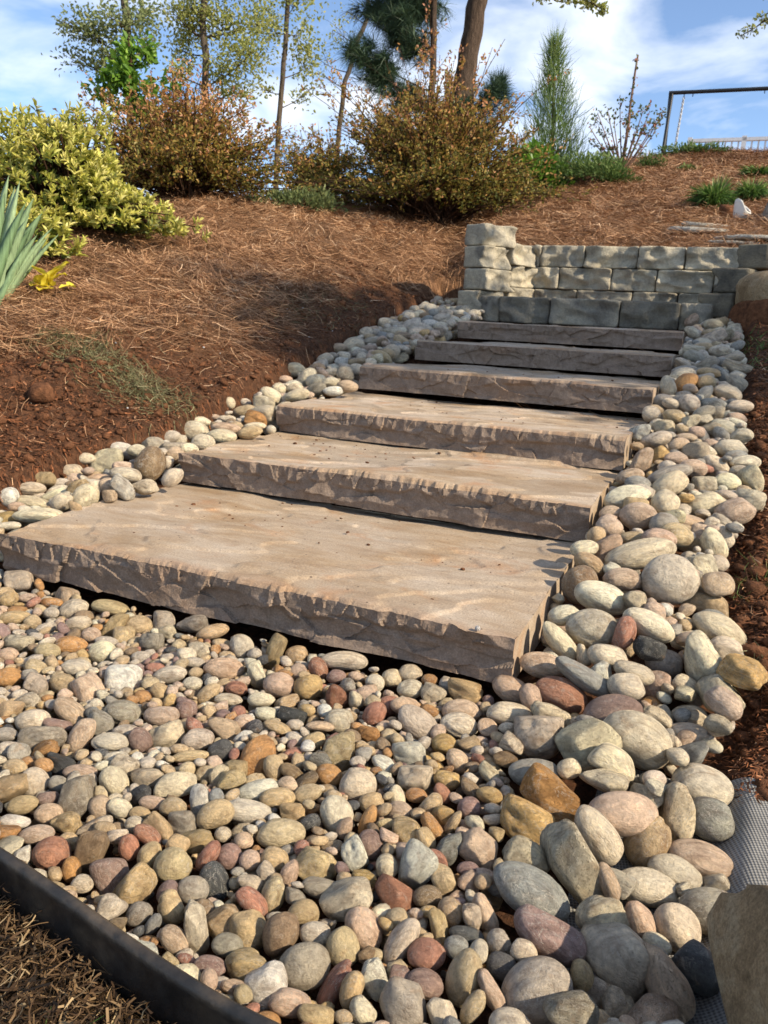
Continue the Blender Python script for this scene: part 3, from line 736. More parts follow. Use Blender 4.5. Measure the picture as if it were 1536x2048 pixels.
 (0, 1480): """1037 65 90 70 -60 or r;1095 110 56 42 80 ol s;1030 205 88 42 -12 wh s;1110 232 72 40 -5 tn s;1230 215 62 38 -15 ol s;990 286 108 45 10 lg s;1125 375 98 58 0 ol s;1357 50 90 68 -70 ol a;1316 142 56 45 15 or s;1432 182 76 70 0 lg s;1350 303 85 65 70 lg s;1418 455 70 48 70 wh k;1265 497 86 58 15 ol a;1170 287 52 38 5 tn k;1100 477 58 52 10 tn s;1240 330 44 30 -20 dk s;1390 642 102 66 -30 cr a;1211 695 66 54 -10 tn s;1260 776 64 46 10 lg s;1370 825 76 66 75 ol s;1216 906 108 94 -10 gy s;1066 982 84 66 -25 wh r;1335 987 122 42 -55 rd s;1160 1052 86 52 10 pk s;1265 1105 78 46 15 tn s;1450 1085 58 52 60 cr s;1505 962 80 50 75 wh k;1405 1000 76 45 -70 tn s;985 902 92 64 5 tn k;996 771 80 76 0 tn r;790 762 112 42 80 lg a;692 506 78 73 0 ol s;530 608 108 66 -50 tn k;453 542 88 66 70 mv r;206 456 76 64 0 rd s;368 450 98 58 -80 br k;286 520 52 36 75 or s;515 430 52 40 70 rd s;592 382 64 34 40 rd s;635 345 64 42 50 tn k;730 332 56 52 0 gy k;856 565 82 58 75 dk s;770 600 66 54 10 gy s;686 670 70 56 75 ol s;832 465 70 35 -50 rd s;915 465 52 50 0 mv s;1000 482 44 42 0 pk s;892 378 34 30 0 lg s;782 402 72 42 -15 tn k;860 296 78 54 -20 tn s;697 800 68 46 40 pk s;895 715 76 52 -40 tn a;1010 646 78 40 40 rd s;1092 622 78 50 -65 ol s;910 820 64 45 10 gy s;1122 775 92 72 -60 br s;556 697 58 48 -30 gy s;306 235 84 66 75 gy a;137 168 60 56 60 lg s;403 270 50 46 60 pk s;482 272 52 36 25 cr s;195 295 56 40 0 pk s;261 336 60 46 0 tn k;145 378 72 36 -5 pk s;60 325 62 28 5 wh s;90 260 64 38 -8 tn s;455 168 68 52 60 cr s;320 130 70 30 5 pk s;706 177 86 50 -10 cr r;800 232 56 44 70 wh k;560 222 44 34 -30 dk a;247 95 66 36 22 dk k;590 152 70 40 0 lg k;692 270 56 40 0 tn s;375 342 72 22 -22 lg a;760 66 76 24 -5 ol s;882 45 54 44 -20 dk s;465 75 56 28 -5 cr s;1482 420 64 50 70 mv s;840 905 66 40 10 mv s;745 880 42 22 20 rd s;40 195 50 75 70 tn a;1485 250 52 38 -5 tn s;1470 325 68 30 -65 or s;1170 130 56 30 30 br s;820 138 42 32 10 ol k;870 140 48 30 -50 cr a;925 155 58 34 -10 ol a;1065 535 44 34 40 lg a;1000 575 58 34 20 lg k;1155 540 65 36 -70 pk s;670 610 50 40 -40 mv s;600 460 54 46 -60 tn s;610 740 50 28 -50 bl s;1290 590 86 40 10 gy s;1455 760 92 70 60 pk s;1455 555 50 34 10 yl k;330 575 46 36 0 lg s;270 410 40 44 70 tn s;420 355 48 28 10 tn s;470 385 46 32 0 lg s;540 340 40 36 40 lg s;560 295 44 28 10 tn s;1380 350 46 30 -60 pk s;615 250 60 28 5 pk s;190 235 46 32 0 mv s;230 175 38 32 20 gy s;20 375 60 30 0 or k;60 110 50 34 5 tn s;120 90 40 24 0 or s;175 100 38 28 20 or s;500 110 60 44 20 cr k"""}

def ico(sub):
    bm = bmesh.new(); bmesh.ops.create_icosphere(bm, subdivisions=sub, radius=1.0)
    V = np.array([v.co[:] for v in bm.verts]); F = np.array([[v.index for v in f.verts] for f in bm.faces]); bm.free()
    return V, F
ICO = {k: ico(k) for k in (2, 3, 4)}
def sinfield(N, r, freq, n):
    s = 0
    for _ in range(n):
        k = norm(r.normal(size=3)) * freq * r.uniform(.6, 1.4)
        s = s + np.sin(N @ k + r.uniform(0, 6.28))
    return s / math.sqrt(n)
def stone_shape(kind, seed, sub):
    r = np.random.default_rng(seed)
    N, F = ICO[sub]
    if kind == 's':
        R = 1 + 0.085 * sinfield(N, r, 1.9, 4) + 0.012 * sinfield(N, r, 5, 5)
        for _ in range(2):
            c = norm(r.normal(size=3)); R = R - 0.10 * sstep(.72, 1.0, N @ c)
        if r.random() < .35:
            c = norm(r.normal(size=3)); R = R - 0.10 * np.exp(-((N @ c) / .10) ** 2) * sstep(.0, .6, N @ norm(r.normal(size=3)))
        for _ in range(3):
            c = norm(r.normal(size=3)); R = R - 0.045 * np.exp(-((1 - N @ c) / .010) ** 2)
    else:
        npl = {'a': 11, 'k': 13, 'r': 9}[kind]; k = {'a': 16, 'k': 9, 'r': 7}[kind]
        Pn = norm(r.normal(size=(npl, 3)))
        ax = np.concatenate([np.eye(3), -np.eye(3)]); Pn = np.concatenate([Pn, ax])
        dd = np.concatenate([r.uniform(.74, 1.05, npl), r.uniform(.85, 1.0, 6)])
        R = (np.maximum(N @ Pn.T / dd, 0) ** k).sum(1) ** (-1 / k)
        if kind == 'a': R = R * (1 + .022 * sinfield(N, r, 4, 5) + .013 * sinfield(N, r, 10, 6))
        if kind == 'r': R = R * (1 + .03 * sinfield(N, r, 3, 4) + .008 * sinfield(N, r, 8, 5))
        if kind == 'k':
            R = R * (1 + .055 * sinfield(N, r, 3.4, 6) + .028 * sinfield(N, r, 8, 6) + .012 * sinfield(N, r, 17, 8))
            for _ in range(14):
                c = norm(r.normal(size=3)); R = R - r.uniform(.03, .10) * np.exp(-((1 - N @ c) / r.uniform(.004, .03)) ** 2)
    for _ in range(2 if kind != 's' else int(r.random() < .5)):
        c = norm(r.normal(size=3)); hcut = r.uniform(.62, .85)          # broken flat
        dn = N @ c; R = np.where(R * dn > hcut, hcut / np.maximum(dn, .2) * .85 + R * .15, R)
    V = N * R[:, None]
    lo, hi = V.min(0), V.max(0)
    return (V - (lo + hi) / 2) / ((hi - lo) / 2), F

def stone_mat(name, matte, per_object):
    t = NT(name)
    if per_object:
        oi = t.n('ShaderNodeObjectInfo')
        base = oi.outputs['Color']
        tcn = t.n('ShaderNodeTexCoord')
        off = t.n('ShaderNodeVectorMath', operation='SCALE'); off.inputs['Scale'].default_value = 37.0
        t.l(oi.outputs['Location'], off.inputs[0])
        ad = t.n('ShaderNodeVectorMath', operation='ADD'); t.l(tcn.outputs['Object'], ad.inputs[0]); t.l(off.outputs[0], ad.inputs[1])
        vec = ad.outputs[0]; rnd = oi.outputs['Random']
    else:
        base = t.attr('tint').outputs['Color']
        g = t.n('ShaderNodeNewGeometry')
        sc_ = t.n('ShaderNodeVectorMath', operation='SCALE'); sc_.inputs['Scale'].default_value = 45.0
        t.l(g.outputs['Position'], sc_.inputs[0]); vec = sc_.outputs[0]; rnd = g.outputs['Random Per Island']
    n1 = t.noise(vec, 1.1, 5, 0.6, 0.5); n2 = t.noise(vec, 4.5, 6, 0.68, 0.3); n3 = t.noise(vec, 22, 4, 0.7)
    c = t.mix(1.0, base, t.ramp(n1, [(0.30, (.66, .61, .58)), (0.5, (1.0, 1.0, 1.0)), (0.70, (1.26, 1.22, 1.14))]), 'MULTIPLY')
    c = t.mix(1.0, c, t.ramp(n2, [(0.3, (.72, .70, .68)), (0.7, (1.20, 1.19, 1.17))]), 'MULTIPLY')
    # faint strata
    mb = t.n('ShaderNodeMapping'); mb.inputs['Scale'].default_value = (.5, .9, 4.5); t.l(vec, mb.inputs[0])
    bn = t.noise(mb.outputs[0], 1.1, 4, .55, .5)
    c = t.mix(t.math('MULTIPLY', t.math('GREATER_THAN', rnd, .45), .75), c, t.mix(1.0, c, t.ramp(bn, [(.3, (.62, .55, .50)), (.5, (1.0, 1.0, 1.0)), (.68, (1.28, 1.25, 1.2))]), 'MULTIPLY'))
    # chalky blooms
    bl = t.noise(vec, 2.6, 7, 0.72, 0.8)
    c = t.mix(t.ramp(bl, [(0.55, 0.0), (0.70, 0.45)]), c, (.62, .57, .48))
    # iron stain
    st = t.noise(vec, 0.9, 4, 0.6, 0.8)
    c = t.mix(t.ramp(st, [(0.60, 0.0), (0.75, 0.38)]), c, (.42, .23, .10))
    # thin veins on some stones
    vv = t.noise(vec, 1.3, 5, 0.6, 1.2)
    vein = t.math('LESS_THAN', t.math('ABSOLUTE', t.math('SUBTRACT', vv, 0.5)), 0.007)
    vein = t.math('MULTIPLY', vein, t.math('GREATER_THAN', rnd, 0.6))
    c = t.mix(t.math('MULTIPLY', vein, 0.55), c, (.66, .60, .50))
    v = t.n('ShaderNodeTexVoronoi', feature='F1'); v.inputs['Scale'].default_value = 7.5 if matte else 5.0; t.l(vec, v.inputs['Vector'])
    pit = t.ramp(v.outputs['Distance'], [(0.06, 0.0), (0.20, 1.0)])
    c = t.mix(t.math('MULTIPLY', t.math('SUBTRACT', 1.0, pit), 0.45 if matte else 0.22), c, (.16, .115, .075))
    if matte:
        b = t.bump(n3, 0.9, 0.07); b = t.bump(n2, 0.85, 0.15, b); b = t.bump(pit, 0.7, 0.05, b)
        t.set(color=c, rough=0.88, spec=0.22, normal=b)
    else:
        b = t.bump(n3, 0.5, 0.035); b = t.bump(n2, 0.55, 0.08, b); b = t.bump(pit, 0.35, 0.03, b)
        t.set(color=c, rough=t.ramp(n2, [(0.3, 0.50), (0.7, 0.72)]), spec=0.34, normal=b)
    return t.m
MS, MM = stone_mat('river_stone', False, True), stone_mat('chalky_stone', True, True)
MSF = stone_mat('small_river_stone', False, False)
LIB = {}
for kind, cnt in (('s', 14), ('a', 8), ('k', 10), ('r', 6)):
    for j in range(cnt):
        V_, F_ = stone_shape(kind, 900 + j * 13 + ord(kind), 4)
        LIB[kind, j] = mesh_np('stone', V_, [F_], MM if kind in 'ak' else MS, True)
CNT = {'s': 14, 'a': 8, 'k': 10, 'r': 6}

def bed_limit(y):                     # the small pebbles end here and the border stones begin
    return np.interp(y, [-.75, -.3, -.02], [1.385, 1.30, 1.185])

class Stone: pass
stones = []
for (ou, ov), txt in TRACED.items():
    for e in txt.replace('\n', '').split(';'):
        u, v, a, b_, ang, colr, sh = e.split()
        u = ou + float(u) / 2; v = ov + float(v) / 2
        a = float(a) / 2; b_ = float(b_) / 2; ang = math.radians(float(ang))
        if any(abs(u - s.u) < .45 * (b_ + s.bp) * .9 and abs(v - s.v) < .45 * (b_ + s.bp) * .9 for s in stones):
            continue
        s = Stone(); s.u, s.v, s.ap, s.bp, s.ang, s.c, s.sh = u, v, a, b_, ang, colr, sh
        d = ray(u, v); s.d = d
        tt = np.linspace(.4, 7, 1400); P = CAM + tt[:, None] * d
        lv = stone_level(P[:, 0], P[:, 1])
        i = int(np.argmax(P[:, 2] < lv))
        s.t = tt[i]
        s.bed = bool(P[i, 1] < -0.01 and P[i, 0] < bed_limit(P[i, 1]))
        s.off = 0.0
        stones.append(s)
R3 = RM
def build(s):
    """centre, axes and half sizes from the sight line and the distance"""
    s.pos = CAM + s.d * (s.t + s.off)
    sc = (s.t + s.off) / FPX * np.dot(s.d, -RM[:, 2])
    right, upv, back = RM[:, 0], RM[:, 1], RM[:, 2]
    m = right * math.cos(s.ang) - upv * math.sin(s.ang)
    n = right * math.sin(s.ang) + upv * math.cos(s.ang)
    s.A = np.stack([m, np.cross(back, m) * 1.0, back], 1)
    a, b_ = s.ap * sc, s.bp * sc
    s.s = np.array([a, b_, b_ * s.k + (a - b_) * .25])
    s.Q = s.A @ np.diag(1 / s.s ** 2) @ s.A.T
for s in stones:
    s.k = random.uniform(.85, 1.1); build(s)
# ease neighbours apart along their sight lines
for it in range(25):
    P = np.array([s.pos for s in stones]); Rr = np.array([s.s.max() for s in stones])
    for i, s in enumerate(stones):
        dd = np.linalg.norm(P - s.pos, axis=1)
        for j in np.nonzero((dd < Rr + s.s.max()) & (dd > 0))[0]:
            if j <= i: continue
            q = stones[j]; w = (q.pos - s.pos); D = np.linalg.norm(w); w = w / D
            ov = 0.93 * (1 / math.sqrt(w @ s.Q @ w) + 1 / math.sqrt(w @ q.Q @ w)) - D
            if ov > 0:
                f, n_ = (s, q) if s.v < q.v else (q, s)
                g = .25 * ov
                f.off += g; n_.off -= g
    for s in stones:
        lim = 0.022 if s.bed else 0.05
        s.off = max(-lim, min(lim, s.off)); build(s)

# stones at the outer rims lie on the ground itself
for s in stones:
    if XR[0, 1] - .10 < s.pos[0] or s.pos[0] < -.08:
        for _ in range(24):
            low_ = s.pos[2] - math.sqrt(np.linalg.inv(s.Q)[2, 2])
            if low_ < float(terrain(s.pos[0], s.pos[1], False)) + (.018 if s.pos[1] < -.1 else .004): break
            s.off += .004; build(s)
# ---- fill the gaps: drop stones on a height map
RES = 0.003
HX0, HX1, HY0, HY1 = -0.75, 1.75, -1.0, 4.4
nxh, nyh = int((HX1 - HX0) / RES), int((HY1 - HY0) / RES)
hx = HX0 + (np.arange(nxh) + .5) * RES; hy = HY0 + (np.arange(nyh) + .5) * RES
HXg, HYg = np.meshgrid(hx, hy, indexing='ij')
LEVEL = stone_level(HXg, HYg)
H = terrain(HXg, HYg, False).copy()
in_bed = (HYg < 0) & (HXg < bed_limit(HYg))
H = np.where(in_bed, LEVEL - 0.055, np.maximum(H, LEVEL - .10))
for (y0, z0, x0) in SLABS:
    H[(HXg > x0 - .004) & (HXg < x0 + SLAB_W + .004) & (HYg > y0 - .012)] = 5.0
ye = np.interp(hx, ex, ey)
H[HYg < (ye + .008)[:, None]] = 5.0
xlg, xrg = srf(HYg, XL), srf(HYg, XR)
AREA = (HXg > xlg + .02) & (HXg < xrg - .01) & (HYg > -.97) & (HYg < 4.2)
H[~AREA & (H < 4)] += 0.03
H[(HYg > 3.77) & (HXg > -.10) & (HXg < 1.36)] = 5.0
def footprint(pos, Q, smax):
    i0 = max(int((pos[0] - smax - HX0) / RES), 0); i1 = min(int((pos[0] + smax - HX0) / RES) + 2, nxh)
    j0 = max(int((pos[1] - smax - HY0) / RES), 0); j1 = min(int((pos[1] + smax - HY0) / RES) + 2, nyh)
    if i1 <= i0 or j1 <= j0: return None
    dx = hx[i0:i1, None] - pos[0]; dy = hy[None, j0:j1] - pos[1]
    A_ = Q[2, 2]; B_ = Q[0, 2] * dx + Q[1, 2] * dy
    C_ = Q[0, 0] * dx * dx + 2 * Q[0, 1] * dx * dy + Q[1, 1] * dy * dy - 1
    disc = B_ * B_ - A_ * C_
    ok = disc > 0
    sq = np.sqrt(np.maximum(disc, 0))
    return i0, i1, j0, j1, ok, (-B_ - sq) / A_, (-B_ + sq) / A_
for s in stones:
    f = footprint(s.pos, s.Q, s.s.max())
    if f is None: continue
    i0, i1, j0, j1, ok, lo, hi = f
    sub = H[i0:i1, j0:j1]
    sub[ok] = np.maximum(sub[ok], s.pos[2] + hi[ok])
# where the picked-out stones show, so that filling stones only lie in the gaps between them
BW, BH = 384, 512
def splat(sts, zb, idb):
    for k, s in enumerate(sts):
        dc = RM.T @ (s.pos - CAM)
        if dc[2] > -.1: continue
        f = FPX / 4
        cu, cv = BW / 2 + f * dc[0] / -dc[2], BH / 2 - f * dc[1] / -dc[2]
        rp = f * s.s.max() / -dc[2] + 1
        u0, u1, v0, v1 = max(int(cu - rp), 0), min(int(cu + rp) + 2, BW), max(int(cv - rp), 0), min(int(cv + rp) + 2, BH)
        if u0 >= u1 or v0 >= v1: continue
        uu, vv_ = np.meshgrid(np.arange(u0, u1) + .5, np.arange(v0, v1) + .5)
        D = np.stack([(uu - BW / 2) / f, (BH / 2 - vv_) / f, -np.ones_like(uu)], -1) @ RM.T
        o_ = CAM - s.pos
        qa = np.einsum('...i,ij,...j', D, s.Q, D); qb = np.einsum('i,ij,...j', o_, s.Q, D); qc = o_ @ s.Q @ o_ - 1
        di = qb * qb - qa * qc
        tz = np.where(di > 0, (-qb - np.sqrt(np.maximum(di, 0))) / qa, 1e9)
        sub = zb[v0:v1, u0:u1]; near = tz < sub
        sub[near] = tz[near]; idb[v0:v1, u0:u1][near] = k
zb0 = np.full((BH, BW), 1e9); splat(stones, zb0, np.full((BH, BW), -1))
def hides(p, a):
    dc = RM.T @ (p - CAM)
    if dc[2] > -.1: return False
    f = FPX / 4; r_ = f * a * .62 / -dc[2]
    cu, cv = BW / 2 + f * dc[0] / -dc[2], BH / 2 - f * dc[1] / -dc[2]
    n_ = 0
    for du, dv3 in ((0, 0), (r_, 0), (-r_, 0), (0, r_), (0, -r_)):
        i, j = int(cv + dv3), int(cu + du)
        if 0 <= i < BH and 0 <= j < BW and -dc[2] - a * .5 < zb0[i, j] < 1e8: n_ += 1
    return n_ >= 2
COLW_BED = [('tn', 19), ('lg', 17), ('pk', 17), ('ol', 13), ('cr', 12), ('gy', 6), ('br', 5), ('rd', 4), ('or', 5), ('mv', 4), ('dk', 3), ('yl', 4), ('bl', 3), ('wh', 3)]
COLW_BOR = [('cr', 30), ('lg', 28), ('pk', 13), ('gy', 9), ('tn', 8), ('bl', 4), ('wh', 5), ('ol', 3), ('br', 2), ('yl', 2)]
def pick(w):
    ks, ws = zip(*w); return random.choices(ks, ws)[0]
def rand_rot(tilt):
    return np.array(Matrix.Rotation(random.uniform(0, 6.283), 3, 'Z') @ Matrix.Rotation(random.gauss(0, tilt), 3, 'X') @ Matrix.Rotation(random.gauss(0, tilt), 3, 'Y'))
def drop(n, bounds, bed, sizes, cap):
    fills = []
    x0, x1, y0, y1 = bounds
    for _ in range(n):
        a = random.uniform(*sizes) * random.choice((.8, 1, 1, 1.15))
        sz = np.array([a, a * random.uniform(.62, .95), a * random.uniform(.42, .72)])
        A = rand_rot(.30)
        Q = A @ np.diag(1 / sz ** 2) @ A.T
        best = None
        cand = [(random.uniform(x0, x1), random.uniform(y0, y1)) for _ in range(9)]
        for it in range(3):
            for (px, py) in cand:
                i = int((px - HX0) / RES); j = int((py - HY0) / RES)
                if not (0 <= i < nxh and 0 <= j < nyh) or not AREA[i, j] or H[i, j] > 4: continue
                if bed != bool(in_bed[i, j]): continue
                f = footprint((px, py), Q, a)
                if f is None: continue
                i0, i1, j0, j1, ok, lo, hi = f
                z = (H[i0:i1, j0:j1] - lo)[ok].max()
                e = z - LEVEL[i, j]
                if best is None or e < best[0]: best = (e, px, py, z)
            if best is None: break
            st_ = a * (.7, .35, .2)[it]
            cand = [(best[1] + random.uniform(-st_, st_), best[2] + random.uniform(-st_, st_)) for _ in range(7)]
        if best is None or best[0] > cap: continue
        e, px, py, z = best
        if e > -.03 and hides(np.array([px, py, z]), a): continue
        s = Stone(); s.pos = np.array([px, py, z - .08 * sz[2]]); s.A = A; s.s = sz; s.Q = Q
        s.c = pick(COLW_BED if bed else COLW_BOR); s.sh = random.choices('sakr', (56, 15, 17, 12))[0]; s.bed = bed
        i0, i1, j0, j1, ok, lo, hi = footprint(s.pos, Q, a)
        sub = H[i0:i1, j0:j1]; sub[ok] = np.maximum(sub[ok], s.pos[2] + hi[ok])
        fills.append(s)
    return fills
fill = drop(2600, (-.35, 1.40, -.80, 0), True, (.013, .021), 0.006)
fill += drop(1700, (-.35, 1.40, -.80, 0), True, (.009, .013), 0.005)
fill += drop(1200, (.6, 1.45, -.82, -.25), True, (.009, .014), 0.008)
fill += drop(1700, (-.35, 1.40, -.80, 0), True, (.005, .008), -0.001)
for y_a, y_b, n, sa, sb in ((-.95, 0, 330, .018, .034), (0, 1.0, 300, .026, .048), (1.0, 2.4, 340, .030, .056), (2.4, 4.1, 380, .032, .060)):
    fill += drop(n, (1.15, 1.65, y_a, y_b), False, (sa, sb), 0.012)
    fill += drop(n, (1.15, 1.65, y_a, y_b), False, (.013, .022), 0.006)
for y_a, y_b, n in ((-.1, 1.0, 300), (1.0, 2.4, 420), (2.4, 4.15, 620)):
    fill += drop(n, (-.6, .02, y_a, y_b), False, (.028, .056), 0.014)
    fill += drop(n // 2, (-.6, .02, y_a, y_b), False, (.012, .020), 0.006)

# ---- which stones show, and how much: coarse depth buffer
zb = np.full((BH, BW), 1e9); idb = np.full((BH, BW), -1)
allst = stones + fill
NTR = len(stones)
splat(allst, zb, idb)
for k, s in enumerate(allst): s.vis = 0
ids, cts = np.unique(idb[idb >= 0], return_counts=True)
for k, c_ in zip(ids, cts): allst[k].vis = int(c_)
single = []
for bed in (True, False):
    L_ = sorted([s for s in allst if s.bed == bed and s.vis >= 2], key=lambda s: -s.vis)
    single += L_[:298]
single_ids = set(id(s) for s in single)

# ---- wording
for s in single:
    a, b_, c_ = sorted(s.s)[::-1]
    el = a / b_
    if s.sh == 'a': s.word = 'angular'
    elif s.sh == 'k': s.word = 'pitted'
    elif s.sh == 'r': s.word = 'blunt'
    elif el > 2.0: s.word = 'slim'
    elif el > 1.45: s.word = 'elongated'
    elif el > 1.2: s.word = 'oval'
    else: s.word = 'round'
    q = a
    s.size = ('tiny' if q < .013 else 'small' if q < .019 else 'medium' if q < .027 else 'large') if s.bed else ('small' if q < .025 else 'medium' if q < .042 else 'large' if q < .062 else 'huge')
    x, y, z = s.pos
    n_ = int(np.clip(np.searchsorted([t_[0] for t_ in SLABS], y), 1, 6)) - 1
    sn = ['bottom', 'second', 'third', 'fourth', 'fifth', 'topmost'][n_]
    if s.bed:
        yy = np.interp(x, ex, ey)
        s.place = ('against the black edging' if y < yy + .07 else 'under the bottom slab' if y > -.10 else
                   'near the big cobbles' if x > bed_limit(y) - .07 else 'in open pebbles')
    elif y < 0: s.place = 'next to the ground cloth' if x > 1.47 else 'at the rim of the pebble bed'
    elif y > 3.75: s.place = 'near the block wall'
    else:
        s.place = '%s %s slab' % ('bordering soil by the' if (x < -.12 or x > 1.42) else 'touching the', sn)
    s.cw = PAL[s.c][1]
PP = np.array([s.pos for s in single])
for i, s in enumerate(single):
    dd = np.linalg.norm(PP - s.pos, axis=1); o2 = np.argsort(dd)[1:3]
    s.nb = [single[j] for j in o2]
lab = {}
for s in single:
    noun = 'pebble' if s.bed else 'cobble'
    side = '' if s.bed else (' left of the steps' if s.pos[0] < .3 else ' right of the steps')
    s.label = '%s %s %s %s by a %s %s one, %s' % (s.size, s.cw, s.word, noun, s.nb[0].cw, s.nb[0].word.split()[-1], s.place)
    lab.setdefault(s.label, []).append(s)
for l_, L_ in lab.items():
    if len(L_) > 1:
        for s in L_:
            s.label = '%s %s %s %s between %s and %s ones, %s' % (s.size, s.cw, s.word, 'pebble' if s.bed else 'cobble', s.nb[0].cw, s.nb[1].cw, s.place)
lab = {}
for s in single: lab.setdefault(s.label, []).append(s)
for l_, L_ in lab.items():
    if len(L_) > 1:
        for s in L_:
            s.label = s.label.replace(' between ', ' between %s ' % s.nb[0].size)
for i, s in enumerate(single):
    n_ = random.randrange(CNT[s.sh])
    o = ob('pebble' if s.bed else 'cobble', LIB[s.sh, n_])
    Mx = np.eye(4); Mx[:3, :3] = s.A * s.s; Mx[:3, 3] = s.pos
    o.matrix_world = Matrix(Mx.tolist())
    base = np.array(PAL[s.c][0]) * random.uniform(.86, 1.1) * np.array([random.uniform(.96, 1.04), 1, random.uniform(.94, 1.06)])
    o.color = (*np.clip(base, 0, .82), 1)
    o.color = (o.color[0] * 1.02, o.color[1], o.color[2] * .94, 1)
    tag(o, s.label, 'pebble' if s.bed else 'cobble', 'river pebbles in the bed before the steps' if s.bed else 'cobbles bordering the steps')
# ---- the remaining small ones
low = {(k, j): stone_shape(k, 700 + j * 7 + ord(k), 2) for k in 'sakr' for j in range(4)}
for bed in (True, False):
    VV, FF, CC = [], [], []; n0 = 0
    for s in allst:
        if id(s) in single_ids or s.bed != bed: continue
        i = int((s.pos[0] - HX0) / RES); j = int((s.pos[1] - HY0) / RES)
        if 0 <= i < nxh and 0 <= j < nyh and H[i, j] > s.pos[2] + s.s.max() + .022 and s.vis == 0: continue
        V_, F_ = low[s.sh, random.randrange(4)]
        VV.append((V_ * s.s) @ s.A.T + s.pos); FF.append(F_ + n0); n0 += len(V_)
        base = np.clip(np.array(PAL[s.c][0]) * random.uniform(.85, 1.1), 0, .82)
        CC.append(np.broadcast_to(base, V_.shape))
    o = ob('pebble_fill' if bed else 'cobble_fill', mesh_np('stone_fill', np.concatenate(VV), [np.concatenate(FF)], MSF, True, col=np.concatenate(CC)))
    tag(o, 'small mixed pebbles filling the gaps of the pebble bed' if bed else 'small stones filling the gaps of the cobble borders', 'gravel', kind='stuff')
    print('fill', bed, len(VV), 'tris', sum(len(f) for f in FF))
print('traced', NTR, 'fill', len(fill), 'single', len(single), 'bed traced', sum(s.bed for s in stones))
# ------------------------------------------------------------------ plants
def bark_mat(name, a, b_):
    t = NT(name); pos = t.n('ShaderNodeNewGeometry').outputs['Position']
    mpn = t.n('ShaderNodeMapping'); mpn.inputs['Scale'].default_value = (6, 6, 1.2); t.l(pos, mpn.inputs[0])
    n1 = t.noise(mpn.outputs[0], 4, 6, 0.7, 0.6)
    t.set(color=t.ramp(n1, [(0.3, a), (0.7, b_)]), rough=0.95, spec=0.1, normal=t.bump(n1, 1.0, 0.05))
    return t.m
M_BARK_G = bark_mat('grey_bark', (.055, .042, .030), (.17, .135, .10))
M_BARK_P = bark_mat('pine_bark', (.040, .028, .020), (.15, .105, .075))
M_TWIG = bark_mat('brown_twig', (.045, .025, .016), (.13, .075, .045))

def rot_up(n):                                   # random directions
    return norm(rng.normal(size=(n, 3)))
def uprand(n, k=1.0):
    v = rng.normal(size=(n, 3)); v[:, 2] = np.abs(v[:, 2]) * k + .3
    return norm(v)

def pix_frame(D, u, v):
    """metres per photo pixel at distance D, with the sideways and up directions there"""
    p = at_dist(u, v, D); d = p - CAM
    m = np.dot(d, -RM[:, 2]) / FPX
    side = norm(np.array([RM[0, 0], RM[1, 0], 0.0]))
    return p, m, side

def put(name, label, cat, base, parts, group=None):
    root = empty(name, base)
    tag(root, label, cat, group)
    for pn, acc, mat, sm in parts:
        me = acc.mesh(pn, mat, sm)
        me.vertices.foreach_set('co', (np.concatenate(acc.V) - np.asarray(base)).astype(np.float32).ravel())
        me.update()
        ob(pn, me, root)
    return root

# ---- golden variegated shrub
M_GOLD = ramp_mat('golden_leaf', [(0.0, (.07, .10, .018)), (0.30, (.20, .24, .035)), (0.55, (.50, .48, .09)), (1.0, (.78, .70, .26))], 0.45, 0.4, 0.25)
def rosette_shrub(base, a, b_, h, n_tips, leaf, seed, label, name):
    r = np.random.default_rng(seed)
    st, lf = Acc(), Acc()
    dirs = r.normal(size=(n_tips, 3)); dirs[:, 2] = np.abs(dirs[:, 2]) * 1.1 - .05; dirs = norm(dirs)
    lump = (1 + .23 * sinfield(dirs, r, 5.5, 6)) * (1 + .16 * (dirs @ np.array([-.75, -.2, .55])))
    rad = np.where(r.random(n_tips) < .6, r.uniform(.88, 1.08, n_tips), r.uniform(.5, .92, n_tips)) * np.where(r.random(n_tips) < .08, 1.13, 1.0)
    tips = base + dirs * np.array([a, b_, h]) * (lump * rad)[:, None]
    tips[:, 2] = np.maximum(tips[:, 2], base[2] + .04)
    for i in range(0, n_tips, 3):
        root = base + np.array([r.uniform(-.1, .1), r.uniform(-.1, .1), 0])
        midp = root * .45 + tips[i] * .55 + np.array([0, 0, .12 * h])
        tube(st, [root, midp, tips[i]], [.012, .007, .003], 4, .3)
    k = 9
    T = np.repeat(tips, k, 0); Dn = np.repeat(norm(dirs + np.array([0, 0, .7]) + .35 * r.normal(size=dirs.shape)), k, 0)
    ph = np.tile(np.arange(k) * 2.4, n_tips) + np.repeat(r.uniform(0, 6.28, n_tips), k)
    s1 = norm(np.cross(Dn, r.normal(size=Dn.shape))); s2 = np.cross(Dn, s1)
    open_ = np.tile(np.linspace(.3, 1.6, k), n_tips)[:, None]
    dl = norm(Dn + (s1 * np.cos(ph)[:, None] + s2 * np.sin(ph)[:, None]) * open_)
    pos = T - Dn * np.tile(np.linspace(0, .055, k), n_tips)[:, None]
    L = leaf * r.uniform(.75, 1.2, len(T)) * np.tile(np.linspace(.7, 1.1, k), n_tips)
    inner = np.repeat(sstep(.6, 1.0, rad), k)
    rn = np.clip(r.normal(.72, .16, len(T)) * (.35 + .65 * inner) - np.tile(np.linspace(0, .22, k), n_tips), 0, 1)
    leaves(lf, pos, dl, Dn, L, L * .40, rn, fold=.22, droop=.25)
    return put(name, label, 'shrub', base, [('stem', st, M_TWIG, True), ('foliage', lf, M_GOLD, False)])
gb = hit(215, 505); print('gold', gb)
gd = math.hypot(gb[0] - CAM[0], gb[1] - CAM[1])
p_, mpp, side_ = pix_frame(gd + .45, 135, 470)
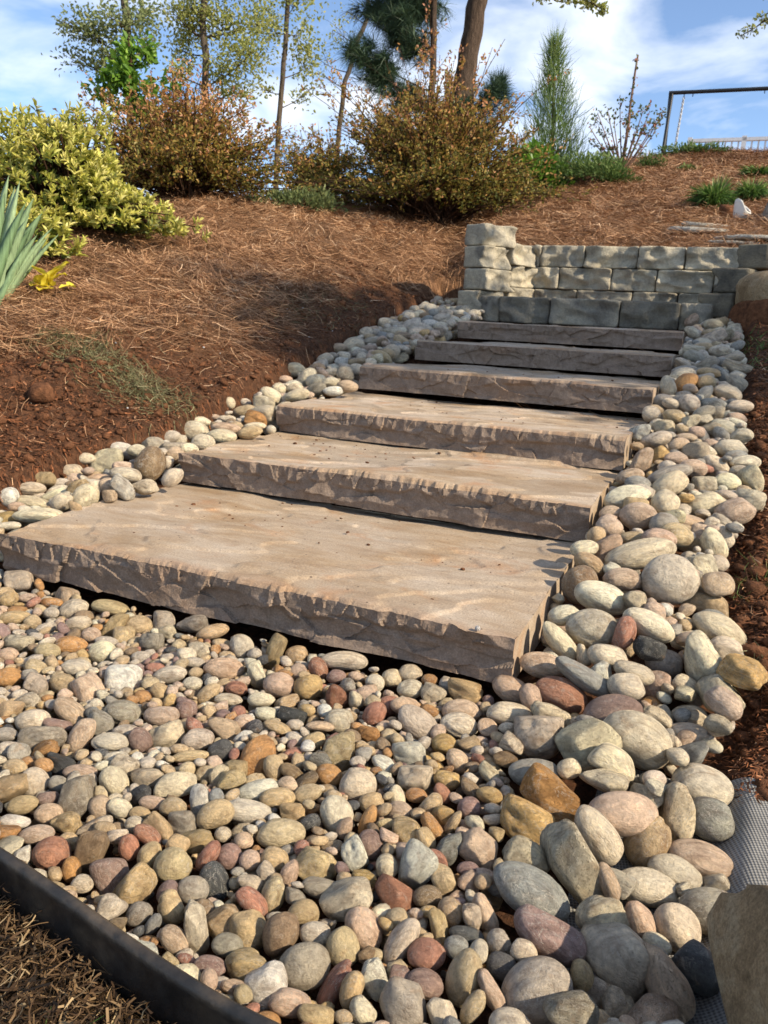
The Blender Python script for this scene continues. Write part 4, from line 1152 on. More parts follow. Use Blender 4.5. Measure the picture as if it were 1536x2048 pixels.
gbase = np.array([p_[0], p_[1], terrain(p_[0], p_[1])])
rosette_shrub(gbase + np.array([0, 0, -.04]), 190 * mpp, 175 * mpp, 196 * mpp, 1400, .052, 5, 'large golden variegated shrub with rosettes of yellow-edged leaves on the straw bank', 'golden_shrub')
g2 = hit(88, 525)
rosette_shrub(g2 + np.array([0, 0, .02]), .18, .17, .22, 70, .055, 6, 'low offshoot of golden variegated leaves at the foot of the big golden shrub', 'golden_shrub')

# ---- iris
M_IRIS_ = ramp_mat('iris_blade', [(0.0, (.085, .16, .07)), (0.5, (.17, .28, .12)), (1.0, (.31, .43, .20))], 0.5, 0.35, 0.2)
t = NT('ribbed_iris_blade')
pz_ = t.n('ShaderNodeNewGeometry').outputs['Position']
mi = t.n('ShaderNodeMapping'); mi.inputs['Scale'].default_value = (70, 70, 4); mi.inputs['Rotation'].default_value = (0, .25, 0); t.l(pz_, mi.inputs[0])
ni = t.noise(mi.outputs[0], 2.2, 3); nj = t.noise(pz_, 9, 3)
ci = t.ramp(t.attr('rnd').outputs['Fac'], [(0.0, (.07, .125, .055)), (0.5, (.15, .24, .11)), (1.0, (.28, .38, .20))])
ci = t.mix(1.0, ci, t.ramp(ni, [(.3, .68), (.7, 1.25)]), 'MULTIPLY')
ci = t.mix(t.ramp(nj, [(.58, 0.0), (.75, .5)]), ci, (.34, .33, .16))
M_IRIS = t.set(color=ci, rough=.55, spec=.3, normal=t.bump(ni, .5, .004))
ib = hit(8, 600); print('iris', ib)
iD = math.hypot(ib[0] - CAM[0], ib[1] - CAM[1])
iris = empty('iris_plant', ib)
tag(iris, 'clump of broad blue-green sword leaves at the foot of the golden shrub', 'plant')
for (tu, tv, bu, wd) in [(40, 362, -8, 30), (18, 350, -25, 28), (68, 395, -2, 26), (84, 426, 2, 30), (96, 474, 8, 24), (58, 432, -14, 30), (28, 398, -20, 34), (-14, 372, -40, 30), (8, 420, -10, 34), (74, 470, -4, 26), (-20, 330, -50, 30), (46, 500, -12, 26), (30, 372, 0, 22), (52, 405, -30, 24), (105, 455, 0, 22), (90, 500, 10, 20), (64, 455, -22, 26), (10, 385, -18, 26), (118, 468, 6, 18)]:
    Dd = iD + random.uniform(-.12, .12)
    tip = at_dist(tu, tv, Dd); b0 = at_dist(bu, 600, Dd); b0[2] = terrain(b0[0], b0[1]) - .01
    m_ = pix_frame(Dd, 0, 500)[1]
    ts = np.linspace(0, 1, 9)
    cv = b0 + (tip - b0) * ts[:, None] + norm(np.array([side_[0], side_[1], .2])) * ((ts ** 2 - ts) * .10 * random.uniform(.3, 1.2))[:, None]
    w = wd * 1.0 * m_ * np.array([.55, .8, .95, 1, 1, .92, .75, .45, .02])
    sd_ = norm(side_ * random.uniform(.7, 1) + np.array([.3, -.3, .1]) * random.uniform(-1, 1)); fr_ = norm(np.cross(sd_, tip - b0))
    Vb = np.stack([cv - sd_ * w[:, None] / 2, cv + fr_ * w[:, None] * .09, cv + sd_ * w[:, None] / 2, cv - fr_ * w[:, None] * .02], 1)
    F_ = []
    for k in range(8):
        for q in range(4):
            F_.append([k * 4 + q, k * 4 + (q + 1) % 4, (k + 1) * 4 + (q + 1) % 4, (k + 1) * 4 + q])
    ob('leaf', mesh_np('leaf', Vb.reshape(-1, 3) - ib, [np.array(F_)], M_IRIS, True, rnd=np.full(len(F_), random.uniform(.1, .95))), iris)

# ---- spent yellow blooms on the straw
t = NT('yellow_petal'); ps_ = t.n('ShaderNodeNewGeometry').outputs['Position']
cpet = t.ramp(t.noise(ps_, 30, 3), [(0.3, (.70, .55, .02)), (0.7, (.86, .78, .12))])
t.set(color=cpet, rough=0.5, spec=0.3)
trn = t.n('ShaderNodeBsdfTranslucent'); t.l(cpet, trn.inputs[0])
mxs = t.n('ShaderNodeMixShader'); mxs.inputs[0].default_value = .35
t.l(t.b.outputs[0], mxs.inputs[1]); t.l(trn.outputs[0], mxs.inputs[2]); t.l(mxs.outputs[0], t.out.inputs[0])
M_PETAL = t.m
def petal(parent, c, d, L, W, base, seed):
    r = np.random.default_rng(seed)
    d = norm(d); s_ = norm(np.cross(d, [0, 0, 1.0])); n_ = np.cross(s_, d)
    uu, vv_ = np.meshgrid(np.linspace(0, 1, 10), np.linspace(-1, 1, 7), indexing='ij')
    wid = W * np.sin(np.pi * np.clip(uu * .85 + .12, 0, 1)) ** .7
    zz = .25 * W * vv_ ** 2 + .35 * W * fbm(uu * 4 + seed, vv_ * 3, 2, seed) * 2 - .35 * L * uu ** 2
    P = c + d * (uu * L)[..., None] + s_ * (vv_ * wid)[..., None] + n_ * zz[..., None]
    P[..., 2] = np.maximum(P[..., 2], terrain(P[..., 0], P[..., 1]) + .03)
    ob('petal', mesh_np('petal', P.reshape(-1, 3) - base, [grid_faces(10, 7)], M_PETAL, True), parent)
for k, (fu, fv, n_, L, lb) in enumerate([(95, 598, 8, .095, 'crumpled bright yellow flower lying on pine straw, the fullest bloom'),
                                          (38, 566, 3, .06, 'flattened yellow petals under the sword leaves'),
                                          (140, 596, 2, .05, 'small faded yellow bloom lying next to the crumpled bright one')]):
    fp = hit(fu, fv); fp[2] = terrain(fp[0], fp[1]) + .05
    fl = empty('yellow_flower', fp); tag(fl, lb, 'flower', 'fallen yellow flowers on the straw')
    for j in range(n_):
        a_ = j * 6.28 / n_ + k
        petal(fl, fp + (rng.normal(size=3) * .022 if k == 0 else 0), np.array([math.cos(a_ + random.uniform(-.5, .5)), math.sin(a_ + random.uniform(-.5, .5)), random.choice((.2, .9, 1.8)) if k == 0 else .1]), L * random.uniform(.8, 1.15), L * .38, fp, 40 + k * 9 + j)

# ---- bronze twiggy shrubs
M_BRONZE = ramp_mat('bronze_leaf', [(0.0, (.085, .10, .022)), (0.35, (.24, .21, .040)), (0.6, (.40, .25, .065)), (0.8, (.50, .23, .09)), (1.0, (.62, .33, .19))], 0.5, 0.35, 0.3)
def twiggy(name, label, cu, cv, D, wpx, hpx, n_st, n_lf, leaf, shoots, seed, mat=M_BRONZE, group=None, red=0.0):
    r = np.random.default_rng(seed)
    p, m, side = pix_frame(D, cu, cv)
    base = np.array([p[0], p[1], terrain(p[0], p[1]) - .03])
    fwd = norm(np.array([-side[1], side[0], 0]))
    top_z = at_dist(cu, cv - hpx, D)[2]
    hgt = top_z - base[2]
    st, lf = Acc(), Acc()
    ends = []
    for i in range(n_st):
        th = r.uniform(0, 2 * np.pi); el = r.uniform(.12, 1.5)
        rr = r.uniform(.5, 1.12) * (1 + .13 * math.sin(5 * th + seed) + .1 * math.sin(9 * el))
        e = base + side * (math.cos(th) * math.cos(el) * wpx * m * rr) + fwd * (math.sin(th) * math.cos(el) * wpx * .75 * m * rr)
        e[2] = max(base[2] + hgt * math.sin(el) * rr, terrain(e[0], e[1]) + .03)
        ends.append((e, .10))
    for (su, sv, dd) in shoots:
        ends.append((at_dist(su, sv, D + dd), .02))
    pos, dr_, ln = [], [], []
    for e, sag in ends:
        b0 = base + np.array([r.uniform(-.18, .18), r.uniform(-.18, .18), 0])
        ts = np.linspace(0, 1, 8)[:, None]
        mid = b0 * .5 + e * .5 + np.array([0, 0, .28 * hgt * r.uniform(.5, 1.1)]) * (1 if sag > .05 else .3) + r.normal(size=3) * .05
        cvv = b0 * (1 - ts) ** 2 + 2 * mid * ts * (1 - ts) + e * ts ** 2
        tube(st, cvv, np.linspace(.008, .0025, 8), 3, .3)
        # side twigs with leaves
        for k in range(3 if sag > .05 else 5):
            t0 = r.uniform(.35, .95); q = b0 * (1 - t0) ** 2 + 2 * mid * t0 * (1 - t0) + e * t0 ** 2
            dv2 = norm(norm(e - b0) * .8 + r.normal(size=3) * .55 + np.array([0, 0, .25]))
            L2 = r.uniform(.10, .26) * (1 if sag > .05 else .7)
            tube(st, [q, q + dv2 * L2 * .5, q + dv2 * L2], [.003, .002, .001], 3, .3)
            n_ = n_lf // 4
            pos.append(q + dv2 * L2 * r.uniform(0, 1.05, n_)[:, None] + r.normal(size=(n_, 3)) * .012); dr_.append(dv2 + r.normal(size=(n_, 3)) * .8)
        n_ = n_lf // 3
        t1 = r.uniform(.45, 1.0, n_)[:, None]
        pos.append(b0 * (1 - t1) ** 2 + 2 * mid * t1 * (1 - t1) + e * t1 ** 2 + r.normal(size=(n_, 3)) * .015); dr_.append(norm(e - b0) + r.normal(size=(n_, 3)) * .8)
    pos = np.concatenate(pos); dr_ = np.concatenate(dr_)
    keep = pos[:, 2] > terrain(pos[:, 0], pos[:, 1]) + .01
    pos, dr_ = pos[keep], dr_[keep]
    hh = (pos[:, 2] - base[2]) / hgt
    rn = np.clip(.24 + .42 * hh + red + r.normal(size=len(pos)) * .20, 0, 1)
    L = leaf * r.uniform(.6, 1.3, len(pos))
    leaves(lf, pos, dr_, rng.normal(size=dr_.shape) + np.array([0, 0, 1.2]), L, L * .55, rn)
    print(name, len(pos), base)
    return put(name, label, 'shrub', base, [('stem', st, M_TWIG, True), ('foliage', lf, mat, False)], group)
twiggy('bronze_shrub', 'wide bronze and green twiggy shrub behind the golden shrub', 370, 408, 7.6, 255, 215, 470, 50, .034,
       [(300, 175, 0), (345, 160, .2), (400, 165, 0), (455, 185, 0), (490, 215, .1), (520, 250, 0), (545, 255, 0), (440, 160, 0), (250, 190, .2), (215, 180, .3), (555, 300, 0)], 21, group='bronze twiggy shrubs on the crest', red=.06)
twiggy('bronze_shrub', 'tall bronze and green twiggy shrub behind the block wall, with high reddish shoots', 865, 438, 7.9, 300, 250, 600, 52, .034,
       [(1010, 78, 0), (985, 95, 0), (960, 120, .1), (930, 90, 0), (870, 60, .2), (845, 90, 0), (800, 95, 0), (770, 120, 0), (900, 140, 0), (830, 150, 0), (740, 190, 0), (880, 110, 0), (920, 165, .2), (1000, 225, 0), (1030, 245, 0), (1045, 275, 0), (700, 230, 0), (860, 20, .3), (850, -20, .3)], 22, group='bronze twiggy shrubs on the crest', red=-.02)
twiggy('bronze_shrub', 'small sparse bronze shrub between the two big bronze ones', 640, 415, 8.6, 130, 125, 150, 44, .034,
       [(600, 260, 0), (625, 250, 0), (660, 300, 0), (580, 300, 0)], 23, group='bronze twiggy shrubs on the crest', red=-.12)

# ---- broad leaved bright green things
M_BRIGHT = ramp_mat('bright_leaf', [(0.0, (.045, .11, .012)), (0.5, (.14, .27, .03)), (1.0, (.30, .46, .06))], 0.45, 0.4, 0.4)
M_SPRING = ramp_mat('spring_leaf', [(0.0, (.16, .19, .045)), (0.5, (.35, .38, .10)), (1.0, (.58, .56, .22))], 0.5, 0.3, 0.5)
M_GREY = ramp_mat('grey_green_leaf', [(0.0, (.11, .15, .06)), (0.5, (.23, .28, .11)), (1.0, (.40, .43, .19))], 0.5, 0.3, 0.45)
M_PINE = ramp_mat('pine_needle', [(0.0, (.018, .038, .020)), (0.5, (.045, .085, .042)), (1.0, (.10, .15, .075))], 0.5, 0.3, 0.1)
M_FEATH = ramp_mat('feathery_green', [(0.0, (.045, .085, .020)), (0.5, (.125, .20, .050)), (1.0, (.30, .37, .13))], 0.6, 0.3, 0.3)
M_GRASS = ramp_mat('green_blade', [(0.0, (.035, .075, .015)), (0.5, (.09, .17, .03)), (0.85, (.20, .28, .07)), (1.0, (.36, .32, .14))], 0.5, 0.3, 0.3)

def tree(name, label, D, trunk, r_px, blobs, mat, leaf, dens, seed, bark=M_BARK_G, cat='tree', group=None, twigs=8, needles=False, chain=False):
    """trunk: photo points from the foot up; blobs: (u, v, half width, half height, depth shift) of leafy masses"""
    r = np.random.default_rng(seed)
    tr, lf, br = Acc(), Acc(), Acc()
    P = np.array([at_dist(u, v, D) for u, v in trunk])
    zg = terrain(P[0, 0], P[0, 1]) - .05
    d0 = P[0] - P[1]
    if P[0, 2] > zg:
        foot = P[0] + d0 / abs(d0[2]) * (P[0, 2] - zg) * np.array([.25, .25, 0]); foot[2] = zg
        P = np.concatenate([[foot], P])
    m = np.dot(P[-1] - CAM, -RM[:, 2]) / FPX
    rr = np.interp(np.linspace(0, 1, len(P)), np.linspace(0, 1, len(r_px)), r_px) * m
    ts = np.linspace(0, len(P) - 1, len(P) * 4)
    PP_ = np.stack([np.interp(ts, np.arange(len(P)), P[:, k]) for k in range(3)], 1)
    PP_[1:-1] += r.normal(size=PP_[1:-1].shape) * m * 1.2
    tube(tr, PP_, np.interp(ts, np.arange(len(P)), rr), 10, .5)
    pos, dr_, rad = [], [], []; prev = None
    for (bu, bv, bw, bh, dd) in blobs:
        c = at_dist(bu, bv, D + dd); ax = np.array([bw, (bw + bh) / 2, bh]) * m
        side = norm(np.array([RM[0, 0], RM[1, 0], 0])); fw = np.array([-side[1], side[0], 0])
        # limb from the trunk, starting lower than the mass
        k = int(np.argmin(np.abs(PP_[:, 2] - (c[2] - .45 * np.linalg.norm((c - PP_[np.argmin(np.abs(PP_[:, 2] - c[2]))])[:2]))) ))
        a0 = PP_[k]
        if chain: a0 = prev if prev is not None else PP_[-3]; prev = c
        mid = a0 * .5 + c * .5 + np.array([0, 0, -.06 * np.linalg.norm(c - a0)]) + r.normal(size=3) * m * 4
        tt = np.linspace(0, 1, 7)[:, None]; cv = a0 * (1 - tt) ** 2 + 2 * mid * tt * (1 - tt) + c * tt ** 2
        r0 = max(rr[-1] * .32, .008)
        tube(br, cv, np.linspace(r0, r0 * .35, 7), 5, .4)
        for q in range(twigs):
            e3 = norm(r.normal(size=3)) * r.uniform(.5, 1.0)
            e = c + side * e3[0] * ax[0] + fw * e3[1] * ax[1] + np.array([0, 0, e3[2] * ax[2]])
            s0 = cv[r.integers(3, 7)]
            md = (s0 + e) / 2 + r.normal(size=3) * ax.mean() * .15
            w = np.linspace(0, 1, 5)[:, None]; cw = s0 * (1 - w) ** 2 + 2 * md * w * (1 - w) + e * w ** 2
            tube(br, cw, np.linspace(r0 * .4, r0 * .15, 5), 4, .4)
            n_ = max(3, int(dens * bw * bh / 900 / twigs))
            wq = r.uniform(.25, 1.08, n_)[:, None]
            q_ = s0 * (1 - wq) ** 2 + 2 * md * wq * (1 - wq) + e * wq ** 2
            cl = r.normal(size=(n_, 3)) * ax * .34
            pos.append(q_ + side * cl[:, :1] + fw * cl[:, 1:2] + np.array([0, 0, 1.0]) * cl[:, 2:3]); dr_.append(norm(e - s0) + r.normal(size=(n_, 3)) * .9)
    if pos:
        pos = np.concatenate(pos); dr_ = np.concatenate(dr_)
        if needles:
            k = 34
            ctr = np.repeat(pos, k, 0); dn = norm(np.repeat(norm(dr_) * .75 + np.array([0, 0, .25]), k, 0) + r.normal(size=(len(ctr), 3)) * .55)
            L = leaf * r.uniform(.7, 1.15, len(ctr))[:, None]
            Pn = np.stack([ctr, ctr + dn * L * .5, ctr + dn * L + np.array([0, 0, -.12]) * L], 1)
            ribbons(lf, Pn, .007, norm(np.cross(dn, r.normal(size=dn.shape))), np.clip(r.normal(.45, .25, len(ctr)), 0, 1))
        else:
            L = leaf * r.uniform(.6, 1.3, len(pos))
            leaves(lf, pos, dr_, r.normal(size=dr_.shape) + np.array([0, 0, .6]), L, L * .62, np.clip(r.normal(.5, .25, len(pos)), 0, 1))
        print(name, len(pos))
    parts = [('trunk', tr, bark, True)]
    if blobs: parts += [('limbs', br, bark, True), ('crown', lf, mat, False)]
    root = put(name, label, cat, PP_[0], parts, group)
    for ch in root.children:
        if ch.name.startswith('limbs'): ch.name = 'branchwork'
    return root
G_T = 'trees behind the crest'
tree('broadleaf_tree', 'grey-green leaved tree behind the golden shrub, trunk wrapped by bright leaves', 19, [(265, 330), (258, 160), (252, 0), (248, -160)], (9, 7),
     [(175, 62, 62, 36, 0), (160, 118, 52, 22, .4), (235, 30, 60, 36, -.5), (140, 45, 32, 22, 0), (290, 30, 40, 36, .5), (215, 105, 46, 36, 0), (225, -50, 80, 50, 0), (300, 90, 30, 40, 1)], M_GREY, .085, 200, 31, group=G_T)
tree('broadleaf_tree', 'yellow-green spring tree with straight brown trunk above the bronze shrubs', 16.5, [(415, 300), (410, 160), (406, 0), (402, -160)], (8, 6.5),
     [(470, 45, 80, 48, 0), (378, 60, 44, 46, .5), (505, 105, 60, 48, -.5), (445, 150, 60, 42, 0), (360, 100, 26, 52, .5), (530, 40, 38, 50, .8), (390, 15, 50, 30, 0), (355, 150, 30, 30, 0), (450, -60, 90, 50, 0), (350, 30, 26, 30, 0), (470, 185, 50, 20, .5)], M_SPRING, .066, 240, 32, group=G_T)
tree('broadleaf_tree', 'slim leaning tree with thin pale leaves and a dark slender trunk', 17.5, [(553, 340), (560, 200), (573, 60), (582, -120)], (6, 4.5),
     [(602, 70, 40, 55, 0), (622, 130, 26, 55, .4), (590, 10, 46, 30, 0), (528, 178, 26, 12, 0), (610, 190, 24, 20, .3), (540, 60, 30, 40, .6)], M_SPRING, .075, 150, 33, group=G_T)
tree('broadleaf_tree', 'thin crooked nearly bare tree between the slim tree and the pines', 19, [(672, 330), (680, 240), (690, 170), (712, 90), (738, 28), (728, -70)], (5.5, 4),
     [(665, 60, 34, 40, 0), (640, 120, 24, 40, .3), (700, 25, 40, 24, 0), (660, 160, 26, 30, 0)], M_SPRING, .06, 60, 34, group=G_T, twigs=9)
tree('pine_tree', 'thick trunked pine rising behind the tall bronze shrub', 13.8, [(908, 330), (922, 200), (940, 90), (958, -10), (978, -160)], (23, 19),
     [(985, 190, 24, 24, -.5), (930, 235, 34, 30, -.4), (1000, 175, 14, 16, -.3), (960, 265, 26, 26, -.3)], M_PINE, .26, 60, 35, M_BARK_P, group=G_T, needles=True)
tree('pine_tree', 'slender young pine with dark drooping needle tufts left of the thick trunk', 13.2, [(858, 330), (863, 200), (868, 60), (872, -120)], (8, 6),
     [(795, 45, 40, 40, 0), (760, 20, 30, 26, .3), (735, 108, 38, 22, 0), (700, 102, 20, 16, -.2), (770, 165, 30, 30, 0), (745, 140, 26, 20, 0), (820, 90, 34, 34, .2), (840, 20, 34, 34, .4), (820, 200, 34, 30, .3), (800, -40, 60, 40, 0), (780, 250, 36, 30, .5)], M_PINE, .26, 60, 36, M_BARK_P, group=G_T, needles=True)
tree('broadleaf_tree', 'leafy tree whose spring green bough hangs into the sky right of the thick pine', 16.0, [(935, 330), (945, 150), (965, -30), (985, -200)], (7, 6),
     [(1050, -40, 40, 16, 0), (1105, -14, 34, 12, 0), (1150, -4, 30, 12, 0), (1185, 6, 22, 10, 0), (1208, 18, 12, 10, 0)], M_SPRING, .085, 380, 37, group=G_T, chain=True)
tree('broadleaf_tree', 'sparse twigged tree whose thin bough reaches over the swing frame', 15.0, [(1640, 330), (1630, 120), (1620, -80)], (9, 6),
     [(1590, 10, 40, 26, 0), (1530, 40, 22, 12, 0), (1503, 60, 20, 10, 0), (1480, 72, 12, 6, 0)], M_SPRING, .055, 190, 38, group=G_T, twigs=5, chain=True)
tree('sapling', 'bright green large leaved sapling above the golden shrub', 9.2, [(262, 330), (265, 230), (262, 130), (258, 80)], (5, 3),
     [(258, 120, 30, 34, 0), (270, 185, 46, 38, 0), (218, 190, 28, 26, .2), (300, 110, 16, 32, 0), (345, 190, 14, 22, .2), (240, 150, 30, 30, 0), (285, 225, 40, 24, 0)], M_BRIGHT, .085, 130, 39, M_TWIG, cat='sapling', twigs=6)

# shade tree standing right of the steps, outside the frame
def shade_tree():
    r = np.random.default_rng(77)
    tr, br, lf = Acc(), Acc(), Acc()
    b0 = np.array([8.3, 1.8, terrain(8.3, 1.8) - .05])
    trunk = np.array([b0, b0 + [-.1, .1, 1.5], b0 + [-.25, .3, 3.0], b0 + [-.5, .3, 4.6], b0 + [-.6, .35, 6.0]])
    tube(tr, trunk, [.13, .11, .09, .06, .02], 10, .5)
    pos = []
    for k in range(90):
        s0 = trunk[2] + (trunk[4] - trunk[2]) * r.uniform(0, 1)
        e = np.array([7.6, 2.1, 5.45]) + norm(r.normal(size=3)) * r.uniform(.4, 1.0) * np.array([1.5, 1.15, 1.25])
        tube(br, [s0, (s0 + e) / 2 + [0, 0, .15], e], [.022, .014, .005], 4, .4)
        n_ = 44
        pos.append(e + r.normal(size=(n_, 3)) * .20)
    pos = np.concatenate(pos)
    leaves(lf, pos, r.normal(size=pos.shape), r.normal(size=pos.shape) + [0, 0, 1], .12, .08, np.clip(r.normal(.5, .2, len(pos)), 0, 1))
    return put('broadleaf_tree', 'round crowned broadleaf tree well to the sunny side of the steps', 'tree', b0, [('trunk', tr, M_BARK_G, True), ('branchwork', br, M_BARK_G, True), ('crown', lf, M_SPRING, False)], 'trees around the slope')
shade_tree()

# ---- feathery young conifer
def feathery(name, label, u, v0, v1, wpx, D, n, seed):
    r = np.random.default_rng(seed)
    p, m, side = pix_frame(D, u, v0); base = np.array([p[0], p[1], terrain(p[0], p[1]) - .03])
    top = at_dist(u + 4, v1, D); hgt = top[2] - base[2]
    tr, lf = Acc(), Acc()
    tube(tr, [base, base * .5 + top * .5, top], [.03, .02, .004], 6, .4)
    h = r.random(n) ** 1.9; th = r.uniform(0, 6.283, n)
    prof = np.interp(h, [0, .15, .4, .6, .8, 1], [.8, 1, .85, .55, .33, .12]) * (1 + .35 * np.sin(h * 17 + np.sin(th * 2) * 2 + th))
    rad = wpx * m * prof * np.sqrt(r.random(n)) * r.uniform(.7, 1.15, n)
    c = base + (top - base) * h[:, None] + np.stack([np.cos(th) * rad, np.sin(th) * rad, 0 * rad], 1)
    d = norm(np.stack([np.cos(th) * .35, np.sin(th) * .35, np.ones(n)], 1) + r.normal(size=(n, 3)) * .34)
    L = r.uniform(.08, .26, n)[:, None]
    Pn = np.stack([c, c + d * L * .5, c + d * L + r.normal(size=(n, 3)) * .02], 1)
    ribbons(lf, Pn, r.uniform(.004, .010, n), norm(np.cross(d, r.normal(size=d.shape))), np.clip(.25 + .4 * h + r.normal(size=n) * .2, 0, 1))
    return put(name, label, 'conifer', base, [('trunk', tr, M_TWIG, True), ('crown', lf, M_FEATH, False)])
feathery('young_conifer', 'slim feathery young conifer with wispy pointed top against the sky', 1105, 345, 86, 62, 10.5, 4400, 51)

# ---- broadleaf and low evergreen clumps
def clump(name, label, u, v, D, wpx, hpx, n, leaf, mat, seed, cat='shrub', blade=False, group=None, lw=.5):
    r = np.random.default_rng(seed)
    if D is None:
        g = hit(u, v); D = math.hypot(g[0] - CAM[0], g[1] - CAM[1])
    p, m, side = pix_frame(D, u, v); fw = np.array([-side[1], side[0], 0])
    base = np.array([p[0], p[1], terrain(p[0], p[1]) - .02])
    st, lf = Acc(), Acc()
    dirs = r.normal(size=(n, 3)); dirs[:, 2] = np.abs(dirs[:, 2]); dirs = norm(dirs)
    rad = r.uniform(.45, 1.05, n) * (1 + .22 * sinfield(dirs, r, 5, 5))
    e = base + side * (dirs[:, :1] * wpx * m * rad[:, None]) + fw * (dirs[:, 1:2] * wpx * m * .8 * rad[:, None]) + np.array([0, 0, 1.0]) * (dirs[:, 2:3] * hpx * m * rad[:, None])
    e[:, 2] = np.maximum(e[:, 2], terrain(e[:, 0], e[:, 1]) + .01)
    for i in range(0, n, max(1, n // 40)):
        tube(st, [base + [r.uniform(-.05, .05), r.uniform(-.05, .05), 0], base * .4 + e[i] * .6 + [0, 0, .04], e[i]], [.007, .004, .002], 3, .3)
    rn = np.clip(.1 + .5 * dirs[:, 2] + r.normal(size=n) * .2 + .25 * (rad - .7), 0, 1)
    if blade:
        root = base + (e - base) * np.array([.35, .35, 0]); root[:, 2] = terrain(root[:, 0], root[:, 1]) - .01
        P = np.stack([root, root * .5 + e * .5 + np.array([0, 0, .25 * hpx * m]), e], 1)
        ribbons(lf, P, leaf, norm(np.cross(e - root, r.normal(size=e.shape))), rn)
    else:
        L = leaf * r.uniform(.6, 1.3, n)
        leaves(lf, e, dirs + r.normal(size=e.shape) * .5 + [0, 0, .4], r.normal(size=e.shape) + [0, 0, .8], L, L * lw, rn)
    return put(name, label, cat, base, [('stem', st, M_TWIG, True), ('foliage', lf, mat, False)], group)
clump('laurel_bush', 'glossy green broad leaved bush tucked right of the tall bronze shrub', 1058, 335, 9.0, 72, 95, 1500, .075, M_BRIGHT, 61)
clump('low_evergreen', 'spreading dark green low evergreen on the straw below the young conifer', 1190, 368, None, 92, 50, 3800, .05, M_FEATH, 62, lw=.28)
clump('low_evergreen', 'small dark evergreen tuft beside the twiggy rose bush', 1297, 335, None, 30, 24, 700, .04, M_FEATH, 63, lw=.28)
clump('low_evergreen', 'flat small evergreen sprig half buried in straw above the block wall', 1375, 342, None, 22, 10, 300, .04, M_FEATH, 69, lw=.28)
clump('low_evergreen', 'ragged row of dark sprigs along the crest by the swing frame', 1385, 308, None, 62, 20, 900, .05, M_FEATH, 64, lw=.35)
clump('grass_clump', 'lush green strappy clump above the flat stones', 1425, 418, None, 62, 60, 1500, .013, M_GRASS, 65, cat='plant', blade=True)
clump('grass_clump', 'green strappy clump against the grey boulder on the upper bed', 1500, 400, None, 46, 46, 900, .013, M_GRASS, 66, cat='plant', blade=True)
clump('grass_clump', 'spreading green tuft high on the straw bank under the white railing', 1520, 352, None, 52, 26, 900, .014, M_GRASS, 67, cat='plant', blade=True)
clump('low_evergreen', 'olive green ground shrub under the bronze shrubs on the left crest', 590, 415, None, 90, 45, 1500, .04, M_GREY, 68)

# ---- twiggy rose with a tall stalk
def rose():
    r = np.random.default_rng(81); D = 10.3
    p, m, side = pix_frame(D, 1245, 335); base = np.array([p[0], p[1], terrain(p[0], p[1]) - .03])
    st, lf = Acc(), Acc(); pos = []
    tips = [(1180, 255), (1195, 225), (1215, 220), (1240, 215), (1262, 228), (1285, 225), (1300, 222), (1318, 232), (1312, 250), (1200, 262), (1228, 245), (1290, 250), (1270, 262), (1306, 270), (1185, 280), (1255, 240)]
    for (u, v) in tips:
        e = at_dist(u, v, D + r.uniform(-.3, .3)); md = base * .5 + e * .5 + side * (e - base)[0] * .0 + np.array([0, 0, -.04])
        tt = np.linspace(0, 1, 6)[:, None]; cv = base * (1 - tt) ** 2 + 2 * md * tt * (1 - tt) + e * tt ** 2
        tube(st, cv, np.linspace(.010, .004, 6), 4, .4)
        for k in range(3):
            q = cv[r.integers(2, 6)]; dd = norm(norm(e - base) + r.normal(size=3) * .5) * r.uniform(.06, .16)
            tube(st, [q, q + dd], [.004, .002], 3, .4)
            pos.append(q + dd * r.uniform(.4, 1.1, 7)[:, None] + r.normal(size=(7, 3)) * .015)
        pos.append(e + r.normal(size=(9, 3)) * .035)
    e = at_dist(1276, 110, D)
    tt = np.linspace(0, 1, 8)[:, None]; cv = base * (1 - tt) + e * tt; cv[1:-1] += r.normal(size=(6, 3)) * .01
    tube(st, cv, np.linspace(.020, .012, 8), 6, .4)
    for k in range(14):
        q = cv[3] + (e - cv[3]) * r.random(); pos.append(q + r.normal(size=(3, 3)) * .02)
    pos = np.concatenate(pos)
    leaves(lf, pos, r.normal(size=pos.shape) + [0, 0, .3], r.normal(size=pos.shape) + [0, 0, 1], .042, .026, np.clip(r.normal(.45, .3, len(pos)), 0, 1))
    mt = ramp_mat('rose_leaf', [(0.0, (.06, .10, .03)), (0.55, (.16, .20, .07)), (0.75, (.30, .16, .09)), (1.0, (.42, .14, .11))], .5, .3, .3)
    bm_ = bark_mat('rose_cane', (.16, .09, .06), (.34, .22, .16))
    put('rose_bush', 'sparse twiggy bush with one tall bare stalk standing up against the sky', 'shrub', base, [('stem', st, bm_, True), ('foliage', lf, mt, False)])
rose()
